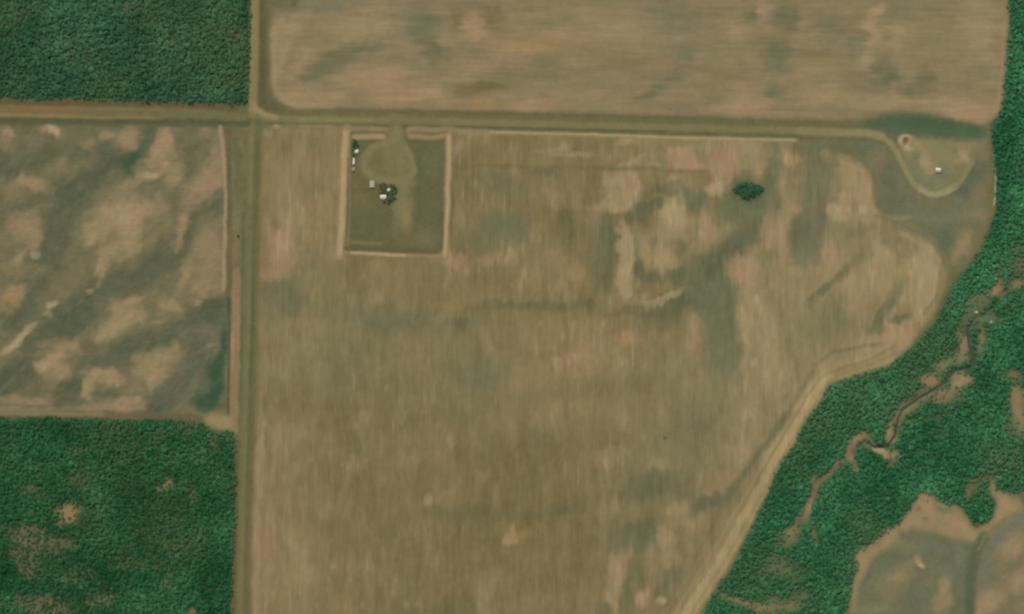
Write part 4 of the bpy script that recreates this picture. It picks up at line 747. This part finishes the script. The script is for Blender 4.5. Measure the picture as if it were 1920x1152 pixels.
def wood(name, label, X, Y, c, s_):
    n = len(X)
    z = at_nodes(HZ, X, Y)
    me = bpy.data.meshes.new(name); me.vertices.add(n)
    me.vertices.foreach_set('co', np.stack([(X - 960) * S, (576 - Y) * S, z], 1).astype(np.float32).ravel())
    for nm, ty, key, val in (('scl', 'FLOAT', 'value', s_.astype(np.float32)), ('rot', 'FLOAT', 'value', rng.uniform(0, 6.28, n).astype(np.float32)), ('vid', 'INT', 'value', rng.integers(0, NV, n).astype(np.int32))):
        a = me.attributes.new(nm, ty, 'POINT'); a.data.foreach_set(key, val)
    a = me.attributes.new('leafcol', 'FLOAT_COLOR', 'POINT'); a.data.foreach_set('color', np.concatenate([c, np.ones((n, 1))], 1).astype(np.float32).ravel())
    o = bpy.data.objects.new(name, me); C.objects.link(o)
    md = o.modifiers.new('scatter', 'NODES'); md.node_group = NG
    return tag(o, label, 'woodland', None, 'stuff')

def single_tree(name, u, v, scale, rgb_lin, label, group, rz, var, shrub=False, cat='tree'):
    r = bpy.data.objects.new(name, None); r.empty_display_size = .5; C.objects.link(r)
    r.location = U(u, v, height(u, v)); r.rotation_euler = (0, 0, rz); r.scale = (scale,) * 3
    tag(r, label, cat, group)
    for nm, me in (('stem' if shrub else 'trunk', STEM_ME if shrub else TRUNK_ME[var % NV]), ('crown', SHRUB_ME[var % 3] if shrub else CROWN_ME[var % NV])):
        o = bpy.data.objects.new(nm, me); C.objects.link(o); o.parent = r
        if nm == 'crown': o.color = (*[float(x) for x in rgb_lin], 1)
    return r

G_NW, G_SW, G_E = gapmask(GAPS_NW, .5), gapmask(GAPS_SW, .74), np.maximum(gapmask(GAPS_E, .98), band(CREEK, 8, 4))
stands = (('northwest wood', 'dense dark green wood filling the northwest corner above the road', fNW, G_NW, (44,80,53), (94,124,94), (100,104,72), (1.45,1.78,1.58), 'low green tree on the outer edge of the northwest wood', 60),
          ('southwest wood', 'dense green wood with brown thin patches in the southwest corner', fSW, G_SW, (34,78,46), (88,122,86), (108,100,68), (1.1,1.6,1.36), 'low green tree on the outer edge of the southwest wood', 70),
          ('creek wood', 'long green wood winding along the creek down the east side', fE, G_E, (36,86,54), (88,134,96), (96,108,74), (1.5,1.76,1.6), 'low green tree on the outer edge of the eastern creek wood', 130))
for wname, wlabel, fm, gm, dk, lt, ol, gain, tl, cnt in stands:
    X, Y, c, s_, gp = wood_points(fm, np.clip(gm, 0, 1), dk, lt, ol)
    c = c * np.array(gain)
    inner = blur(fm * (1 - np.clip(gm, 0, 1)), 14)
    ev = at_nodes(inner, X, Y)
    vis = (X > 4) & (X < 1916) & (Y > 4) & (Y < 1148)
    cand = np.nonzero(vis & (ev < .62) & (gp < .25))[0]
    cand = cand[np.argsort(-s_[cand] + rng.uniform(0, .25, len(cand)))][:cnt]
    nearm = blur(fM, 24)
    for i in cand:
        x, y = X[i], Y[i]
        if wname == 'northwest wood':
            wh = 'tree on the northwest wood edge beside the north-south road' if x > 438 else ('tree on the northwest wood edge just above the western road' if y > 158 else 'tree by a thin patch inside the northwest wood')
        elif wname == 'southwest wood':
            wh = 'tree on the southwest wood edge beside the north-south road' if x > 412 else ('tree on the southwest wood edge below the mottled west field' if y < 822 else 'tree by a brown thin patch inside the southwest wood')
        elif y < 240: wh = 'tree on the east wood edge beside the tan north field'
        elif y < 470 and x < 1890: wh = 'tree on the east wood edge beside the looping track meadow'
        elif at_nodes(nearm, np.array([x]), np.array([y]))[0] > .02: wh = 'tree on the creek wood edge along the pale headland of the great field'
        elif y > 905 and x > 1545: wh = 'tree on the creek wood edge facing the southeast fields'
        else: wh = 'tree beside a tan creek clearing inside the eastern wood'
        single_tree('tree', x, y, float(s_[i]), c[i], 'low green ' + wh, 'trees along the edge of the ' + wname, rng.uniform(0, 6.28), int(rng.integers(0, NV)))
    rest = np.ones(len(X), bool); rest[cand] = False
    wood('forest', wlabel, X[rest], Y[rest], c[rest], s_[rest])

rt = random.Random(8)
def lc(rgb): return lin(rgb) * LEAF_GAIN * 1.55
# dark thicket standing alone in the great field
for i, (du, dv) in enumerate([(-22,-2),(-14,-8),(-13,4),(-5,-9),(-6,0),(-8,9),(2,-6),(3,4),(0,13),(10,-8),(11,1),(10,9),(18,-6),(20,2),(24,-2),(-17,-3),(6,-1),(-1,8)]):
    single_tree('shrub', 1402 + du + rt.uniform(-1, 1), 357 + dv + rt.uniform(-1, 1), rt.uniform(2.5, 3.1), lc((rt.uniform(50, 64), rt.uniform(86, 98), rt.uniform(58, 66))), 'dark green bush in the lone thicket in the great field', 'bushes of the lone thicket', rt.uniform(0, 6), i, True, 'bush')
# trees of the farmyard
for u, v, s_, d in [(663,262,.7,1),(665,268,1.05,0),(670,272,1.0,0),(664,275,.9,0),(662,289,.9,1),(668,292,.6,1),(661,281,.9,1),(667,265,.9,0),(661,271,.9,1)]:
    single_tree('tree', u, v, s_, lc((46, 80, 58) if not d else (64, 102, 72)), "dark tree in the farmyard's northwest corner", 'trees in the yard corner', rt.uniform(0, 6), int(u))
for u, v, s_ in [(714,347,1.1),(720,345,1.0),(716,353,1.1),(723,350,1.2),(737,349,1.2),(741,352,1.0),(732,347,.9),(726,362,1.1),(734,363,1.1),(740,361,1.0),(728,373,1.2),(734,374,1.2),(739,370,1.1),(714,362,1.0),(720,378,.9),(728,379,1.0),(743,357,.9),(720,358,1.1),(736,356,1.0),(734,369,1.0)]:
    single_tree('tree', u, v, s_, lc((rt.uniform(68, 84), rt.uniform(82, 94), rt.uniform(54, 64))), 'green yard tree close round the white-roofed farmhouse', 'trees round the farmhouse', rt.uniform(0, 6), int(u))
for u, v, s_, col, lb in [(447,443,1.0,(60,64,44),'small dark bush alone on the verge between strip and north-south road'), (460,268,.7,(90,116,66),'small green bush beside the road just south of the crossroads'),
                          (830,585,.0,(0,0,0),''), (1830,586,1.1,(196,204,164),'pale grey-green bush in a creek clearing, the upper of two'), (1858,605,1.2,(180,198,176),'pale grey-green bush in a creek clearing, the lower of two'),
                          (1246,821,.8,(96,108,76),'tiny green bush alone in the southern great field')]:
    if s_ > 0: single_tree('shrub', u, v, s_, lc(col), lb, None, 1.0, int(u), True, 'bush')

# ------------------------------------------------------------------ buildings
M_WHITE = plain_mat('white_painted_metal', (184, 188, 168), .5, .05, .6)
M_GREY = plain_mat('weathered_grey_metal', (148, 143, 120), .6, .06, .6)
M_BROWN = plain_mat('brown_felt_roof', (132, 116, 88), .9, .12, .8)
M_WALL = plain_mat('pale_clapboard', (196, 190, 172), .8, .06, 1.5)
M_DKWALL = plain_mat('brown_boards', (110, 92, 70), .9, .15, 1.5)
M_DOOR = plain_mat('door_paint', (84, 70, 56), .6, .1, 2)
M_CONC = plain_mat('concrete', (150, 146, 136), .9, .1, 2)
M_BRICK = plain_mat('brick', (128, 80, 62), .9, .15, 5)
M_RUB = plain_mat('rubber', (34, 34, 34), .8, .1, 5)
M_GLASS, t_, p_ = new_mat('window_glass'); p_.inputs['Base Color'].default_value = (.03, .04, .05, 1); p_.inputs['Roughness'].default_value = .08; p_.inputs['Specular IOR Level'].default_value = .5

def boxm(name, x0, x1, y0, y1, z0, z1, mat, parent):
    V = [(x, y, z) for z in (z0, z1) for y in (y0, y1) for x in (x0, x1)]
    F = [(0, 2, 3, 1), (4, 5, 7, 6), (0, 1, 5, 4), (2, 6, 7, 3), (0, 4, 6, 2), (1, 3, 7, 5)]
    o = bpy.data.objects.new(name, mk(name, V, F, [mat])); C.objects.link(o); o.parent = parent; return o

def gable(name, label, cat, u, v, L, W, H, rise, rz, roofm, wallm, chimney=False, ov=.35, porch=False):
    """ridge along local x; L long, W wide"""
    r = bpy.data.objects.new(name, None); C.objects.link(r); r.location = U(u, v, height(u, v)); r.rotation_euler = (0, 0, math.radians(rz))
    tag(r, label, cat)
    a, b = L / 2, W / 2
    boxm('foundation', -a - .08, a + .08, -b - .08, b + .08, -.4, .25, M_CONC, r)
    V = [(-a, -b, .25), (a, -b, .25), (a, b, .25), (-a, b, .25), (-a, -b, H), (a, -b, H), (a, b, H), (-a, b, H), (-a, 0, H + rise), (a, 0, H + rise)]
    F = [(0, 1, 5, 4), (2, 3, 7, 6), (1, 2, 6, 9, 5), (3, 0, 4, 8, 7)]
    o = bpy.data.objects.new('wall', mk('wall', V, F, [wallm])); C.objects.link(o); o.parent = r
    th = .12; sl = rise / b
    for sg in (-1, 1):
        ye = sg * (b + ov); ze = H - sl * ov + .02
        V = [(-a - ov, 0, H + rise + .02), (a + ov, 0, H + rise + .02), (a + ov, ye, ze), (-a - ov, ye, ze)]
        V += [(x, y, z + th) for x, y, z in V]
        F = [(0, 1, 2, 3), (4, 7, 6, 5), (0, 4, 5, 1), (1, 5, 6, 2), (2, 6, 7, 3), (3, 7, 4, 0)]
        if sg < 0: F = [f[::-1] for f in F]
        rs = bpy.data.objects.new('roof', mk('roof', V, F, [roofm])); C.objects.link(rs); rs.parent = r
        n = max(4, int((2 * a + 2 * ov) / .9)); SV, SF = [], []
        for i in range(n + 1):                        # standing seams of the sheet roof
            x = -a - ov + .05 + (2 * a + 2 * ov - .1) * i / n; k = len(SV)
            for (y, z) in ((0, H + rise + .02 + th), (ye, ze + th)):
                SV += [(x - .03, y, z - .01), (x + .03, y, z - .01), (x + .03, y, z + .05), (x - .03, y, z + .05)]
            SF += [(k, k + 3, k + 7, k + 4), (k + 3, k + 2, k + 6, k + 7), (k + 2, k + 1, k + 5, k + 6), (k + 4, k + 7, k + 6, k + 5)]
        se = bpy.data.objects.new('seam', mk('seam', SV, SF, [roofm])); C.objects.link(se); se.parent = rs; se['kind'] = 'stuff'
    boxm('ridge_cap', -a - ov - .02, a + ov + .02, -.14, .14, H + rise + .06, H + rise + .2, roofm, r)
    d = boxm('door', -.5, .5, -b - .06, -b - .003, .25, 2.25, M_DOOR, r); boxm('handle', .32, .4, -b - .12, -b - .062, 1.2, 1.28, M_GREY, d)
    for x in (-a * .6, a * .6):
        for sg in (-1, 1):
            y = sg * b
            w_ = boxm('window', x - .5, x + .5, min(y + sg * .003, y + sg * .06), max(y + sg * .003, y + sg * .06), 1.15, 2.05, M_WHITE, r)
            boxm('pane', x - .42, x + .42, min(y + sg * .062, y + sg * .075), max(y + sg * .062, y + sg * .075), 1.22, 1.98, M_GLASS, w_)
    if chimney: boxm('chimney', a * .4, a * .4 + .6, .4, 1.0, H + rise * .6, H + rise + .9, M_BRICK, r)
    if porch:
        boxm('porch_roof', -1.6, 1.6, -b - 2.0, -b - .36, H - .45, H - .33, M_BROWN, r)
        for x in (-1.45, 1.45): boxm('porch_post', x - .06, x + .06, -b - 1.9, -b - 1.78, 0, H - .452, M_WHITE, r)
    return r
gable('farmhouse', 'farmhouse with the largest bright white roof amid yard trees', 'house', 718.5, 369.5, 7.6, 4.8, 3.0, 1.2, 0, M_WHITE, M_WALL, True, .4, True)
gable('garage', 'small white-roofed outbuilding among trees just northeast of the farmhouse', 'garage', 729, 356.5, 3.8, 3.2, 2.5, 1.0, 25, M_WHITE, M_WALL)
gable('shed', 'pale grey-roofed shed on open lawn northwest of the farmhouse', 'shed', 698, 345.5, 9.0, 6.2, 2.8, .7, 90, M_GREY, M_DKWALL)
gable('hut', "white-roofed hut under dark trees in the yard's northwest corner", 'hut', 669, 284.5, 4.6, 3.4, 2.4, .9, 25, M_WHITE, M_WALL)
gable('hut', 'small brown-roofed hut just south of the white trailer', 'hut', 663, 317.5, 5.0, 4.2, 2.2, .5, 90, M_BROWN, M_DKWALL)
gable('barn', 'small white-roofed barn inside the looping track', 'barn', 1758.5, 319.5, 6.4, 5.6, 3.2, 2.6, -8, M_WHITE, M_WALL)

# trailer
tr = bpy.data.objects.new('trailer', None); C.objects.link(tr); tr.location = U(663.5, 303, height(663, 303)); tr.rotation_euler = (0, 0, math.radians(88))
tag(tr, 'long narrow white trailer parked along the yard west side', 'trailer')
V, F = [], []
prof = [(-1.2, .75), (1.2, .75), (1.25, 1.0), (1.25, 2.7), (1.05, 3.0), (.5, 3.12), (-.5, 3.12), (-1.05, 3.0), (-1.25, 2.7), (-1.25, 1.0)]
for x, sc in ((-4.4, .96), (-4.25, 1), (4.25, 1), (4.4, .96)):
    for y, z in prof: V.append((x, y * sc, 1.9 + (z - 1.9) * sc))
n = len(prof)
for k in range(3):
    for i in range(n): F.append((k * n + i, (k + 1) * n + i, (k + 1) * n + (i + 1) % n, k * n + (i + 1) % n))
F += [tuple(range(n)), tuple(reversed(range(3 * n, 4 * n)))]
o = bpy.data.objects.new('body', mk('body', V, F, [M_WHITE])); C.objects.link(o); o.parent = tr
for x in (-.7, .4):
    for sg in (-1, 1):
        V, F = [], []; tube(V, F, (x, sg * 1.28, .4), (x, sg * 1.05, .4), .4, .4, 14); F += [tuple(range(14)), tuple(range(27, 13, -1))]
        wl = bpy.data.objects.new('wheel', mk('wheel', V, F, [M_RUB])); C.objects.link(wl); wl.parent = tr
        V, F = [], []; tube(V, F, (x, sg * 1.30, .4), (x, sg * 1.2, .4), .2, .2, 10); F += [tuple(range(10)), tuple(range(19, 9, -1))]
        hb = bpy.data.objects.new('hub', mk('hub', V, F, [M_GREY])); C.objects.link(hb); hb.parent = wl
boxm('drawbar', 4.4, 6.0, -.08, .08, .55, .7, M_RUB, tr)
d = boxm('door', 1.2, 2.0, -1.3, -1.253, 1.0, 2.7, M_GREY, tr)
for x in (-3, -1.2, 3.2): boxm('window', x - .45, x + .45, -1.29, -1.253, 1.7, 2.4, M_GLASS, tr)
